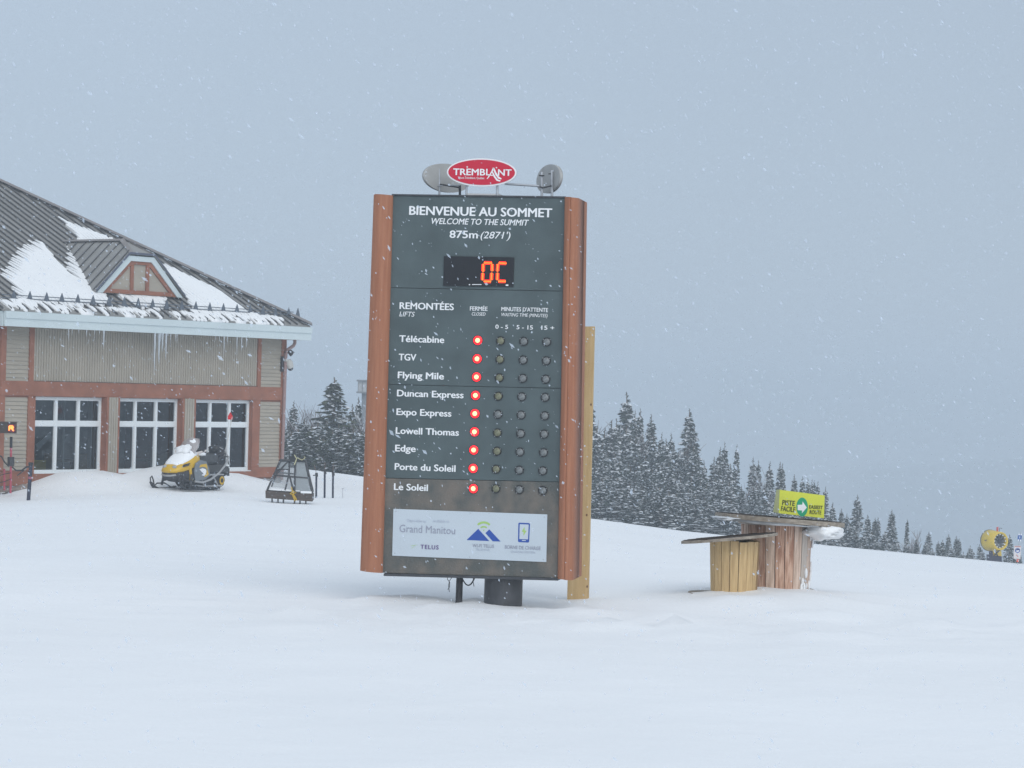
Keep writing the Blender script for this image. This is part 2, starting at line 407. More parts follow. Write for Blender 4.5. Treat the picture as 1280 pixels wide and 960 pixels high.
for s, u0, u1, vb in (('Télécabine', 499.4, 555, 427.2), ('TGV', 498.6, 520, 450.2), ('Flying Mile', 497.5, 554.6, 472.6), ('Duncan Express', 496.5, 579.2, 495.2),
                      ('Expo Express', 495.8, 564, 518.6), ('Lowell Thomas', 494.9, 573.4, 542), ('Edge', 494.2, 519.3, 564), ('Porte du Soleil', 493.6, 569.2, 587), ('Le Soleil', 492.7, 534.6, 612.2)):
    T(s, u0, u1, vb, 8.0, white_p, bold=.028)
# lamps
L1 = [(629, 102), (626, 194), (623, 285), (618, 377), (615, 468), (613, 559), (609, 650), (606, 742), (607, 843)]
L2 = [(743, 104), (740, 197), (737, 289), (732, 381), (730, 472), (727, 564), (725, 656), (721, 746), (720, 843)]
L3 = [(859, 107), (856, 200), (854, 292), (849, 384), (846, 475), (844, 568), (840, 660), (837, 751), (837, 848)]
L4 = [(974, 110), (972, 204), (969, 296), (966, 387), (964, 479), (961, 571), (958, 663), (954, 754), (954, 853)]
lampred = mat('lamp_lit_red', (1, .012, .02), .3, .5, emit=1.9)
lampcore = mat('lamp_lit_core', (1, .52, .20), .3, .5, emit=2.6)
def dome(r, h, n=16, k=4, y0=0.0):
    b = MB(); rings = []
    for i in range(k + 1):
        a = pi / 2 * i / k; rings.append([V((r * cos(a) * cos(2 * pi * j / n), y0 - h * sin(a), r * cos(a) * sin(2 * pi * j / n))) for j in range(n)])
    b.loft(rings[:-1] + [[V((.0005 * cos(2 * pi * j / n), y0 - h, .0005 * sin(2 * pi * j / n))) for j in range(n)]], True, True); return b
def ringm(ri, ro, d, y0=0.0, n=20):
    b = MB(); rings = []
    for r, y in ((ri, y0), (ri, y0 - d), (ro, y0 - d), (ro, y0)):
        rings.append([V((r * cos(2 * pi * j / n), y, r * sin(2 * pi * j / n))) for j in range(n)])
    b.loft(rings + [rings[0]], False, False); return b
bez = ringm(.036, .043, .008).mesh('bezel', black); bez_r = ringm(.042, .046, .006).mesh('bezel', black)
len_o = dome(.034, .010).mesh('lens', lens_o); len_g = dome(.034, .010).mesh('lens', lens_g)
len_r = dome(.042, .012).mesh('lens', lampred); core = dome(.021, .004, y0=-.0115).mesh('bulb', lampcore)
scr = MB(); scr.ball((0, 0, 0), .004, 6, 4); scr = scr.mesh('screw', galv)
for lst, kind in ((L1, 'r'), (L2, 'o'), (L3, 'g'), (L4, 'g')):
    for i, (a, c) in enumerate(lst):
        x, z = sp(440 + a / 4, 400 + c / 4)
        me = {'r': len_r, 'o': len_o if i not in (4,) else len_g, 'g': len_g}[kind]
        o = inst('status_lamp' if kind != 'r' else 'lit_red_lamp', me, sign, (x, 0, z))
        inst('bezel', bez_r if kind == 'r' else bez, o)
        if kind == 'r': inst('bulb', core, o)
        else:
            for an in (.6, 2.5, 4.1): inst('clip', scr, o, (.039 * cos(an), -.009, .039 * sin(an)))
# temperature display
dsp = lambda x, y: (545 + x / 11.636, 310 + y / 11.636)
cs = [sp(*dsp(*p)) for p in ((118, 118), (1137, 138), (1127, 567), (110, 551))]
b = MB(); b.prism([V((x, -.012, z)) for x, z in cs], (0, .03, 0)); disp = b.build('temperature_display', mat('display_black', (.014, .015, .019), .3, .4), sign)
led = mat('led_orange', (1, .19, .02), .3, .3, emit=1.6); ledr = mat('led_red_glow', (.95, .015, .01), .4, .3, emit=1.15)
def digit(segs):
    b = MB(); g = MB()
    for (x0, y0, x1, y1) in segs:
        L = hypot(x1 - x0, y1 - y0); n = max(2, int(L / 15)); nx, ny = -(y1 - y0) / L, (x1 - x0) / L
        for i in range(n + 1):
            for o in (-6, 6):
                if i in (0, n) and o == 6 and n > 3: pass
                xx, yy = x0 + (x1 - x0) * i / n + nx * o, y0 + (y1 - y0) * i / n + ny * o
                x, z = sp(*dsp(xx, yy)); b.disc((x, -.0135, z), (0, -1, 0), .0044, 8, .0025)
        pts = [sp(*dsp(*p)) for p in ((x0 + nx * 24, y0 + ny * 24), (x1 + nx * 24, y1 + ny * 24), (x1 - nx * 24, y1 - ny * 24), (x0 - nx * 24, y0 - ny * 24))]
        g.prism([V((x, -.0128, z)) for x, z in pts], (0, .0007, 0))  # red glow around the LEDs, imitated by an added emissive plate
    o = b.build('digit', led, disp); g.build('digit_glow', ledr, disp)
digit([(708, 216, 812, 219), (822, 240, 821, 332), (813, 368, 810, 462), (705, 486, 798, 487), (684, 368, 680, 462), (692, 238, 690, 338)])
digit([(922, 220, 1022, 224), (902, 240, 898, 335), (899, 368, 896, 462), (915, 484, 1012, 486)])
b = MB()
for (xa, ya, xb, yb) in ((528, 527, 665, 537), (482, 526, 500, 542), (1018, 532, 1056, 552)):
    pts = [sp(*dsp(*p)) for p in ((xa, ya), (xb, ya), (xb, yb), (xa, yb))]; b.prism([V((x, -.0132, z)) for x, z in pts], (0, .001, 0))
b.build('maker_print', white_p, disp)
# white sponsor plate
cs = [sp(440 + x / 4, 590 + y / 4) for x, y in ((208, 184), (977, 212), (972, 450), (202, 418))]
b = MB(); b.prism([V((x, -.008, z)) for x, z in cs], (0, .008, 0)); plate = b.build('sponsor_plate', plate_m, sign)
def TP(*a, **k): return put_text(plate, *a, y=-.008, name='print', **k)
TP('Grand Manitou', 499.6, 569.2, 664.9, 9.2, txt_grey, bold=-.012)
TP('Disponible au', 509, 533, 652, 3.2, txt_faint, bold=-.01); TP('Available at', 541, 561.5, 652.4, 3.2, txt_faint, bold=-.01)
TP('TELUS', 526, 548.3, 685.8, 5, txt_pur, bold=.022, spc=1.2)
TP('WI-FI TELUS', 591, 617.7, 683.8, 4.2, txt_grey); TP('TELUS WI-FI', 595, 612, 688, 2.6, txt_faint)
TP('BORNE DE CHARGE', 631.3, 676, 685.6, 4.2, txt_grey); TP('CHARGING STATION', 638.5, 669, 690.6, 2.6, txt_faint)
ip = lambda x, y: sp(580 + x / 11.64, 635 + y / 11.64)
def flat(polys, m, name='print', fn=ip, par=None, y=-.0095):
    b = MB()
    for pg in polys: b.prism([V((fn(*p)[0], y, fn(*p)[1])) for p in pg], (0, .001, 0))
    return b.build(name, m, par or plate)
flat([[(40, 465), (210, 302), (370, 480)], [(315, 365), (370, 310), (535, 487), (420, 483)]], blue_p)
def arc(cx, cy, r0_, r1_, a0, a1, n=10):
    A = [(cx + r1_ * sin(a0 + (a1 - a0) * i / n), cy - r1_ * cos(a0 + (a1 - a0) * i / n)) for i in range(n + 1)]
    B = [(cx + r0_ * sin(a0 + (a1 - a0) * i / n), cy - r0_ * cos(a0 + (a1 - a0) * i / n)) for i in range(n + 1)]
    return [[A[i], A[i + 1], B[i + 1], B[i]] for i in range(n)]
flat(arc(290, 332, 108, 138, -.78, .78) + arc(290, 332, 50, 72, -.78, .78) + [[(278, 316), (302, 316), (290, 338)]], green_p)
flat([[(805, 213), (950, 219), (962, 232), (950, 490), (938, 502), (800, 496), (788, 484), (794, 224)]], blue_p)
flat([[(814, 235), (944, 240), (934, 456), (808, 450)], [(845, 464), (902, 467), (901, 479), (844, 476)]], plate_m, y=-.0105)
flat([[(884, 275), (843, 343), (870, 348), (868, 405), (912, 332), (885, 326)]], green_p, y=-.0115)
flat([[(335, 640), (395, 636), (455, 620), (395, 628)], [(350, 680), (378, 664), (425, 640), (382, 656)]], green_p, fn=lambda x, y: sp(485 + x / 12.19, 630 + y / 12.19))
b = MB()
for x, y in ((222, 196), (592, 205), (962, 225), (215, 405), (590, 425), (957, 437)):
    px, pz = sp(440 + x / 4, 590 + y / 4); b.ball((px, -.009, pz), .005, 6, 4)
b.build('rivet', galv, plate)
# supports
def lx(u, v, off=0): return sp(u, v, off)
x0, z0 = sp(601.3, 722); x1, _ = sp(648.6, 722); r = (x1 - x0) / 2; cx = (x0 + x1) / 2
b = MB(); b.tube([(cx, .2, -.5), (cx, .2, z0 + .02)], r * 1.006, 32); post = b.build('post', steel_d, sign)
x0, z0 = sp(571, 716)
b = MB(); b.tube([(x0 - .005, .15, -.5), (x0, .15, z0 + .02)], .032, 12); b.build('conduit', blackm, sign)
b = MB(); pts = []
for i in range(15):
    s = i / 14; u = 573 + (592.5 - 573) * s; v = 719 + 14.5 * sin(pi * min(1, s * 1.02)) ** .8 - 1.5 * s
    x, z = sp(u, v); pts.append((x, .12, z))
b.tube(pts, .0065, 6)
b.build('cable', black, sign)
for (path) in ([(556.5, 718), (556.5, 725), (559.5, 729), (559, 735), (557, 738)], [(561.5, 718), (562, 723), (559, 727), (558, 733), (559, 741)], [(590, 720), (588.5, 727), (590, 734)]):
    b = MB(); b.tube([(sp(u, v)[0], .1, sp(u, v)[1]) for u, v in path], .0035, 5); b.build('loose_wire', black, sign)
# red oval and the two ovals seen from behind, on stands on the top
lg = lambda x, y: sp(525 + x / 9.846, 195 + y / 9.846)
OX, OZ = lg(763, 204); orx, orz = 44.2 * SPX, 17.6 * SPX
def oval(rx, rz, y, th, m, name, par, n=48):
    b = MB(); b.prism([V((OX + rx * cos(2 * pi * k / n), y, OZ + rz * sin(2 * pi * k / n))) for k in range(n)], (0, th, 0), True); return b.build(name, m, par)
ov = oval(orx, orz, -.02, .03, white_p, 'oval_logo_board', sign)
oval(orx - .014, orz - .014, -.026, .006, red_s, 'red_field', ov)
def TO(s, x0, x1, y, cap, **k): return put_text(ov, s, 525 + x0 / 9.846, 525 + x1 / 9.846, 195 + y / 9.846, cap / 9.846, white_p, y=-.026, name='logo_lettering', **k)
TO('TREMB', 417, 806, 236, 78, bold=.025); TO('L', 822, 868, 240, 78, bold=.025); TO('NT', 968, 1130, 244, 76, bold=.025)
TO('Mont-Tremblant, Québec', 482, 800, 283, 26)
flat([[(905, 145), (925, 150), (893, 205), (858, 262), (836, 286), (828, 284), (868, 222)], [(868, 232), (905, 236), (903, 247), (864, 245)],
      [(900, 150), (920, 148), (945, 205), (975, 255), (1012, 280), (1005, 292), (970, 282), (935, 235)],
      [(893, 172), (905, 200), (935, 255), (965, 292), (1000, 306), (990, 318), (950, 308), (915, 262), (888, 195)]], white_p, 'logo_swoosh', lg, ov, y=-.0275)
def star(cx, cy, r): return [(cx + r * (1 if k % 2 == 0 else .4) * sin(pi * k / 4), cy - r * (1 if k % 2 == 0 else .4) * cos(pi * k / 4)) for k in range(8)]
flat([star(588, 138, 15), star(948, 147, 13)], white_p, 'logo_star', lg, ov, y=-.0275)
def back_oval(uc, vc, rx, rz, ang, y):
    x, z = sp(uc, vc, -y); b = MB(); n = 40; c_, s_ = cos(ang), sin(ang)
    pts = [V((x + rx * cos(2 * pi * k / n) * c_, y + rx * cos(2 * pi * k / n) * s_, z + rz * sin(2 * pi * k / n))) for k in range(n)]
    b.prism(pts, (-s_ * .03, c_ * .03, 0), True); o = b.build('oval_board_back', grey_b, sign)
    return x, z
rx_ = orx
A1 = back_oval(559.7, 222.7, orx, orz * 1.03, radians(60), .32)
A2 = back_oval(685, 223.6, orx, orz * 1.03, -radians(61), .30)
def stand(pts, y, r=.011, m=galv, name='stand_rod'):
    b = MB(); b.tube([(*((lambda p: (p[0], y, p[1]))(sp(u, v, -y))),) for u, v in pts], r, 6); return b.build(name, m, sign)
stand([(549, 211), (549.2, 244)], .22); stand([(574.8, 231.5), (574.9, 245)], .22, .013, steel_d)
stand([(583, 226), (583, 244)], .03); stand([(621.5, 226), (621.5, 245)], .03, .013)
stand([(677.2, 215), (677.3, 246)], .15, .013); stand([(689.8, 213), (690, 246)], .15, .013)
stand([(550, 230.5), (575, 234.5)], .2, .008, steel_d, 'brace'); stand([(546, 232), (575, 231.5)], .2, .006, galv, 'brace')
stand([(631, 229.8), (674, 232.5)], .12, .011, galv, 'brace'); stand([(674, 219.5), (680.5, 219.7)], .13, .006, black, 'brace')
stand([(674, 233.4), (679, 234.8), (689.5, 232)], .13, .007, steel_d, 'brace'); stand([(685.5, 217.4), (688.5, 217.2)], .13, .005, black, 'brace')
b = MB(); x0, z0 = sp(582, 245.6); x1, z1 = sp(623.5, 242); b.box(x0, x1, .03, .3, z0 + .004, z1); b.build('base_box', mat('box_white', (.62, .62, .62), .5), sign)

# pale lumber board standing behind the right side
def lumber():
    Yb = 24.6
    bl_, br_, tr_ = at(709, 745, Yb), at(735, 745, Yb), at(742.5, 408, Yb)
    o = thing('wooden_board', 'tall pale wooden board standing in the snow behind the right side of the sign', 'board', (bl_.x, bl_.y, bl_.z))
    L = tr_ - br_; W_ = br_ - bl_
    b = MB(); z_ = -.25 * L / L.length
    p = [z_, W_ + z_, W_ + L, L]
    b.prism([V(q) for q in p], (.012, .045, 0)); b.build('board', pine, o)
    b = MB(); 
    for s, dx in ((.035, .01), (.30, .03), (.71, .012)):
        c = W_ + L * s; b.ball((c.x - dx, c.y - .001, c.z), .008, 8, 5, (1, .25, 1.6))
    b.build('knot', mat('knot', (.17, .09, .05), .7), o)
lumber()

# ------------------------------------------------------------------ cable reels and trail marker
def reel(name_label, c, rad_d, h, tilt, planks, fl_r, fl_off, zf0, zf1, thick, mats_, seed, bottom=True):
    rnd = random.Random(seed)
    o = thing('cable_reel', name_label, 'cable reel', c)
    n = planks
    for k in range(n):
        a0 = 2 * pi * (k + .04) / n; a1 = 2 * pi * (k + .96) / n; dr = rnd.uniform(-.004, .005); zz = rnd.uniform(-.01, .004)
        rings = []
        for z in (-.3, h + zz):
            r1 = rad_d(z) + dr; ring = []
            for a in (a0, (a0 + a1) / 2, a1): ring.append(V((r1 * cos(a), r1 * sin(a), z)))
            for a in (a1, (a0 + a1) / 2, a0): ring.append(V(((r1 - .03) * cos(a), (r1 - .03) * sin(a), z)))
            rings.append([V((p.x + tilt * (p.z - 0), p.y, p.z)) for p in ring])
        b = MB(); b.loft(rings, False, True); b.build('plank', mats_[rnd.randrange(len(mats_))], o)
    # dark core behind the joints
    b = MB(); b.tube([(tilt * -.2, 0, -.3), (tilt * (h - .02), 0, h - .02)], min(rad_d(0), rad_d(h)) - .035, 20); b.build('core', mat('reel_core', (.06, .04, .03), .9), o)
    return o
def flange(o, cx, cz, r, slope, th, name='flange', seed=1, slopey=0):
    rnd = random.Random(seed); b = MB(); n = 44; nb = 8
    rr = [r * (1 + .012 * rnd.uniform(-1, 1)) for _ in range(n)]
    top = [V((cx + rr[k] * cos(2 * pi * k / n), rr[k] * sin(2 * pi * k / n), cz + slope * rr[k] * cos(2 * pi * k / n) + slopey * sin(2 * pi * k / n) * r)) for k in range(n)]
    b.prism([V((p.x, p.y, p.z - th)) for p in top], (0, 0, th)); f = b.build(name, flange_m, o)
    for i in range(1, nb):   # board joints on the disc
        yy = -r + 2 * r * i / nb; hx = sqrt(max(0, r * r - yy * yy)) * .97
        b = MB(); b.prism([V((cx - hx, yy, cz - slope * hx + slopey * yy + .001)), V((cx + hx, yy, cz + slope * hx + slopey * yy + .001)), V((cx + hx, yy + .008, cz + slope * hx + slopey * yy + .001)), V((cx - hx, yy + .008, cz - slope * hx + slopey * yy + .001))], (0, 0, .004))
        b.build('board_joint', mat('joint', (.05, .04, .035), .9), f)
    return f
PXR = 25.6 / F
B1 = at(970, 733, 25.6)
R1 = reel('larger weathered wooden cable reel with pinkish upright planks and an iced, tilted top disc', B1,
          lambda z: (41 + 3.5 * (z / .7)) * PXR, 84 * PXR, -.015, 22, 0, 0, 0, 0, 0, (pine_o, pine_o, pine_r, pine_g, pine_o), 4)
ztop = (at(970, 652.5, 25.6) - B1).z
flange(R1, (at(974, 646, 25.6) - B1).x, ztop + .045, 80.5 * PXR, -.056, .045, seed=2, slopey=-.03)
b = MB(); b.tube([(-.01, 0, ztop - .02), (-.01, 0, ztop - .002)], [47.5 * PXR, 48.5 * PXR], 28); b.build('neck_ring', pine_g, R1)
b = MB(); rr_ = 76 * PXR; xc_ = (at(974, 646, 25.6) - B1).x
b.prism([V((xc_ + rr_ * cos(2 * pi * k / 36), rr_ * sin(2 * pi * k / 36), ztop - .006 - .056 * rr_ * cos(2 * pi * k / 36) - .03 * sin(2 * pi * k / 36) * rr_ - .012 * (1 + sin(k * 2.7)))) for k in range(36)], (0, 0, .014)); b.build('frost_layer', mat('dirty_frost', (.58, .60, .62), .6, var=.15, scale=6), R1)
# iron bands and frost
flb = MB(); flb.disc((0, 0, -.055), (0, 0, 1), 47 * PXR, 40, .035); flb.build('bottom_flange', flange_m, R1)
B2 = at(917, 741, 24.95); PX2 = 24.95 / F
R2 = reel('smaller wooden cable reel with yellow upright planks and a thin tilted top disc', B2,
          lambda z: (28.5 + 2.6 * (z / .55)) * PX2, 66 * PX2, .0, 17, 0, 0, 0, 0, 0, (pine_y, pine_y, pine_y, pine_y, wood('reel_dark_yellow', (.40, .26, .13), (.24, .15, .08), (9, 9, .7), 5)), 9)
z2 = (at(912, 672.5, 24.95) - B2).z
flange(R2, (at(912, 672, 24.95) - B2).x, z2 + .012, 60 * PX2, .115, .026, seed=5, slopey=-.035)
fl = MB(); fl.disc((-.10, .05, -.052), (.05, -.02, 1), 44 * PX2, 40, .03); fl.build('bottom_flange', flange_m, R2)
# snow and ice on the reels
def lumpy(rx, ry, rz, seed, k=.25, n=20, m=12):
    b = MB(); rings = []
    for i in range(m + 1):
        th = pi * i / m; ring = []
        for j in range(n):
            d = V((sin(th) * cos(2 * pi * j / n), sin(th) * sin(2 * pi * j / n), cos(th)))
            f = 1 + k * noise.noise(d * 2.2 + V((seed, 0, 0))) + k * .5 * noise.noise(d * 5 + V((0, seed, 0)))
            ring.append(V((d.x * rx * f, d.y * ry * f, d.z * rz * f)))
        rings.append(ring)
    b.loft(rings, True, False); return b
c = at(1029, 664, 25.35)
tag(lumpy(24 * PXR, .30, 10.5 * PXR, 3, .3, 28, 16).build('ice_lump', SNOWR), 'lump of packed snow frozen under the right rim of the larger reel', 'snow lump').location = c
c = at(914, 647.5, 25.4)
tag(lumpy(22 * PXR, .3, 2.8 * PXR, 8, .3).build('ice_lump', mat('dirty_ice', (.62, .65, .68), .5)), 'thin icy crust under the left rim of the larger reel', 'ice crust').location = c
# frost smeared on the lower right of the large drum
b = MB(); rnd = random.Random(3)
for i in range(26):
    a = rnd.uniform(-1.0, .1) ; z = rnd.uniform(.0, .5) * (1 if a > -.5 else .35); r = (41.6 + 3.5 * z / .7) * PXR
    if i < 16: a = rnd.uniform(-.35, .15)
    b.ball((r * cos(a), r * sin(a), z), rnd.uniform(.012, .035), 7, 5, (.5, .5, 1.5))
b.build('frost', SNOWR, R1, kind='stuff')
# yellow trail marker: folded coroplast box, standing on the reel
TMc = at(1002, 643, 25.3); ty = radians(6)
tm = thing('trail_marker', 'bright yellow folded trail sign with green oval and white arrow, on the larger reel', 'sign')
TM = Matrix.Identity(4); ax = V((cos(ty), sin(ty), -.085)).normalized(); az = V((.085, 0, 1)).normalized(); ay = az.cross(ax).normalized(); az = ax.cross(ay)
for i in range(3): TM[i][0], TM[i][1], TM[i][2], TM[i][3] = ax[i], ay[i], az[i], TMc[i]
tm.matrix_world = TM; TMI = TM.inverted()
def tp(u, v):
    q = ray(u, v); t = (TMc - CAM).dot(ay) / q.dot(ay); p = TMI @ (CAM + q * t); return p.x, p.z
yel = mat('sign_yellow', (.62, .66, .07), .45, .3, var=.04, scale=5)
zz = lambda x, y: tp(900 + x / 6.4, 540 + y / 6.4)
q = [zz(478, 462), zz(838, 508), zz(832, 690), zz(470, 650)]
b = MB(); b.prism([V((x, 0, z)) for x, z in q], (0, .006, 0)); b.build('front_board', yel, tm)
b = MB(); b.prism([V((q[0][0], .008, q[0][1])), V((q[3][0], .008, q[3][1])), V((q[3][0] - .022, .16, q[3][1])), V((q[0][0] - .01, .10, q[0][1] - .004))], (.005, 0, 0)); b.build('side_board', mat('sign_yellow_pale', (.62, .64, .30), .5), tm)
b = MB(); b.prism([V((q[0][0] - .01, .10, q[0][1] - .005)), V((q[1][0] - .01, .10, q[1][1] - .005)), V((q[2][0] - .02, .17, q[2][1])), V((q[3][0] - .02, .17, q[3][1]))], (0, .006, 0)); b.build('back_board', yel, tm)
gm = mat('marker_green', (.02, .33, .17), .5); dk = mat('marker_black', (.035, .04, .03), .6)
def poly_tm(polys, m, y, name):
    b = MB()
    for pg in polys: b.prism([V((zz(*p)[0], y, zz(*p)[1])) for p in pg], (0, .001, 0))
    b.build(name, m, tm)
poly_tm([[(657 + 46 * cos(2 * pi * k / 32), 600 + 76 * sin(2 * pi * k / 32)) for k in range(32)]], gm, -.0015, 'green_oval')
poly_tm([[(620, 583), (658, 581), (660, 556), (694, 604), (655, 650), (656, 628), (621, 625)]], white_p, -.003, 'arrow')
tt = lambda u, v: tp(u, v)
for s, x0, x1, y, cp, y1 in (('PISTE', 497, 596, 583, 40, 591), ('FACILE', 487, 600, 630, 38, 640), ('EASIEST', 712, 820, 611, 27, 618), ('ROUTE', 716, 808, 654, 31, 660)):
    put_text(tm, s, 900 + x0 / 6.4, 900 + x1 / 6.4, 540 + y / 6.4, cp / 6.4, dk, bold=.015, y=-.001, fn=tt, vb1=540 + y1 / 6.4)

# ------------------------------------------------------------------ the lodge
lodge = thing('lodge', 'beige lodge with red brown trim, white windows and a snow patched grey roof', 'building', BO, atan2(bd.y, bd.x))
def bw(u, v, off=0):
    """photo pixel -> lodge local point on the plane Y = -off"""
    P0 = BO + bn * off; q = ray(u, v); t = (P0 - CAM).dot(bn) / q.dot(bn); p = CAM + q * t - BO
    return V((p.dot(bd), -p.dot(bn), p.z))
PITCH = .53; EX, EY, EZ = .40, -.62, 3.765
def rz_(X, Y): return EZ + PITCH * (Y - EY)
def br(u, v):
    Nw = bn * PITCH + V((0, 0, 1)); P0 = BO + bd * EX - bn * EY + V((0, 0, EZ)); q = ray(u, v)
    t = (P0 - CAM).dot(Nw) / q.dot(Nw); p = CAM + q * t - BO; return V((p.dot(bd), -p.dot(bn), p.z))
hp = br(0, 227.5); HA = (EX - hp.x) / (hp.y - EY)      # plan slope of the hip
beige = mat('siding_beige', (.36, .325, .27), .7, .2, var=.07, scale=1.2, stretch=(1, 1, 3))
beige_v = mat('siding_beige_ribbed', (.36, .325, .27), .7, .2, var=.06, scale=1.5)
dgap = mat('siding_gap', (.19, .17, .14), .8)
redt = mat('trim_red_brown', (.285, .12, .075), .65, .2, var=.12, scale=2.5)
roofm = mat('roof_metal', (.245, .24, .23), .5, .4, var=.12, scale=.8, stretch=(1, .3, 1))
ribm = mat('roof_rib', (.085, .085, .09), .5, .4)
fasc = mat('fascia_white', (.56, .64, .66), .5, .3, var=.03, scale=1)
whitef = mat('window_white', (.72, .76, .78), .45, .3)
WX = [(-9.70, -7.24), (-6.76, -4.32), (-3.80, -1.36)]
WZ0, WZ1 = -.42, 1.57
XL, XT0, XT1 = -10.95, -9.84, -1.19
# structural wall slabs with window holes
b = MB(); TH = .25
b.box(XL, 0, 0, TH, 1.57, 3.6); b.box(XL, 0, 0, TH, -1.9, WZ0)
xs_ = [XL] + [x for w in WX for x in w] + [0]
for i in range(0, len(xs_), 2): b.box(xs_[i], xs_[i + 1], 0, TH, WZ0, WZ1)
b.box(-TH, 0, TH, 16, -3, 3.6); b.box(XL - 8, XL, .8, 1.05, -2, 3.6); b.box(XL, XL + TH, TH, 1.05, -2, 3.6)
b.box(XL - 8, -TH, 15.8, 16, -3, 3.6)
wall = b.build('wall', redt, lodge)
b = MB(); b.box(XT0, XT1, -.007, -.001, 1.97, 3.36); b.build('siding_backing', dgap, lodge)
# clapboard bays
def clap(x0, x1, z0, z1, y=-.0):
    b = MB(); n = round((z1 - z0) / .105); h = (z1 - z0) / n
    for i in range(n):
        a = z0 + i * h; b.prism([V((x0, y - .004, a)), V((x0, y - .028, a)), V((x0, y - .028, a + .014)), V((x0, y - .008, a + h - .002)), V((x0, y - .004, a + h - .002))], (x1 - x0, 0, 0))
    b.build('clapboards', beige, lodge, kind='stuff')
clap(-1.06, -.15, 1.62, 3.34); clap(-1.06, -.15, -.33, 1.545)
clap(XL + .15, XT0 - .16, 1.62, 3.34); clap(XL + .15, XT0 - .16, -.33, 1.545)
def ribbed(x0, x1, z0, z1, y=0, pitch=.092):
    b = MB(); n = max(1, round((x1 - x0) / pitch)); w = (x1 - x0) / n
    for i in range(n):
        a = x0 + i * w; b.prism([V((a + .006, y, z0)), V((a + .012, y - .022, z0)), V((a + w - .014, y - .022, z0)), V((a + w - .008, y, z0))], (0, 0, z1 - z0))
    b.build('ribbed_siding', beige_v, lodge, kind='stuff')
ribbed(XT0, XT1, 1.985, 3.34)
# wing on the left, mostly outside the picture
def clapw(x0, x1, z0, z1, y):
    clap(x0, x1, z0, z1, y)
clapw(XL - 8, XL - .15, -.33, 3.5, .8)
def trim(x0, x1, z0, z1, y0=-.05, y1=0, lab=None):
    b = MB(); b.box(x0, x1, y0, y1, z0, z1); return b.build('trim_board', redt, lodge)
trim(XL - .03, .03, 1.59, 1.965, -.062)                       # band
trim(-.15, .035, -.33, 1.588); trim(-.15, .035, 1.967, 3.36)   # right corner
trim(-1.19, -1.05, -.33, 1.588, -.054); trim(-1.19, -1.05, 1.967, 3.36, -.054)
trim(XT0 - .16, XT0 + .0, -.33, 1.588, -.054); trim(XT0 - .16, XT0 + .0, 1.967, 3.36, -.054)
trim(XL - .03, XL + .15, -.33, 1.588); trim(XL - .03, XL + .15, 1.967, 3.36)
trim(-1.34, .04, -.62, -.332, -.06); trim(XL - .03, -9.0, -.72, -.425, -.06)
trim(-9.0, -1.34, -.64, -.44, -.058)
trim(XL - 8, XL - .03, 1.59, 1.965, .735, .8); trim(XL - 8, XL - .03, -.62, -.335, .735, .8)
b = MB(); b.box(XL - 8, -.02, -.03, .24, -3.2, -.66); b.box(-.22, .02, .25, 16, -3.2, -.64); b.build('foundation', mat('concrete', (.26, .255, .25), .85, .1, var=.15, scale=2), lodge)
# pilasters between the windows
for x0, x1 in ((-7.24, -6.76), (-4.32, -3.80)):
    trim(x0 + .0, x0 + .07, -.46, 1.588, -.13, 0); trim(x1 - .06, x1, -.46, 1.588, -.13, 0)
    b = MB(); b.box(x0 + .07, x1 - .06, -.115, 0, -.46, 1.588); b.build('pilaster_core', dgap, lodge)
    ribbed(x0 + .07, x1 - .06, -.46, 1.588, -.116, .092)
trim(-9.84, -9.70, -.42, 1.588, -.054) if False else None
trim(-1.36, -1.19, -.42, 1.588, -.054)
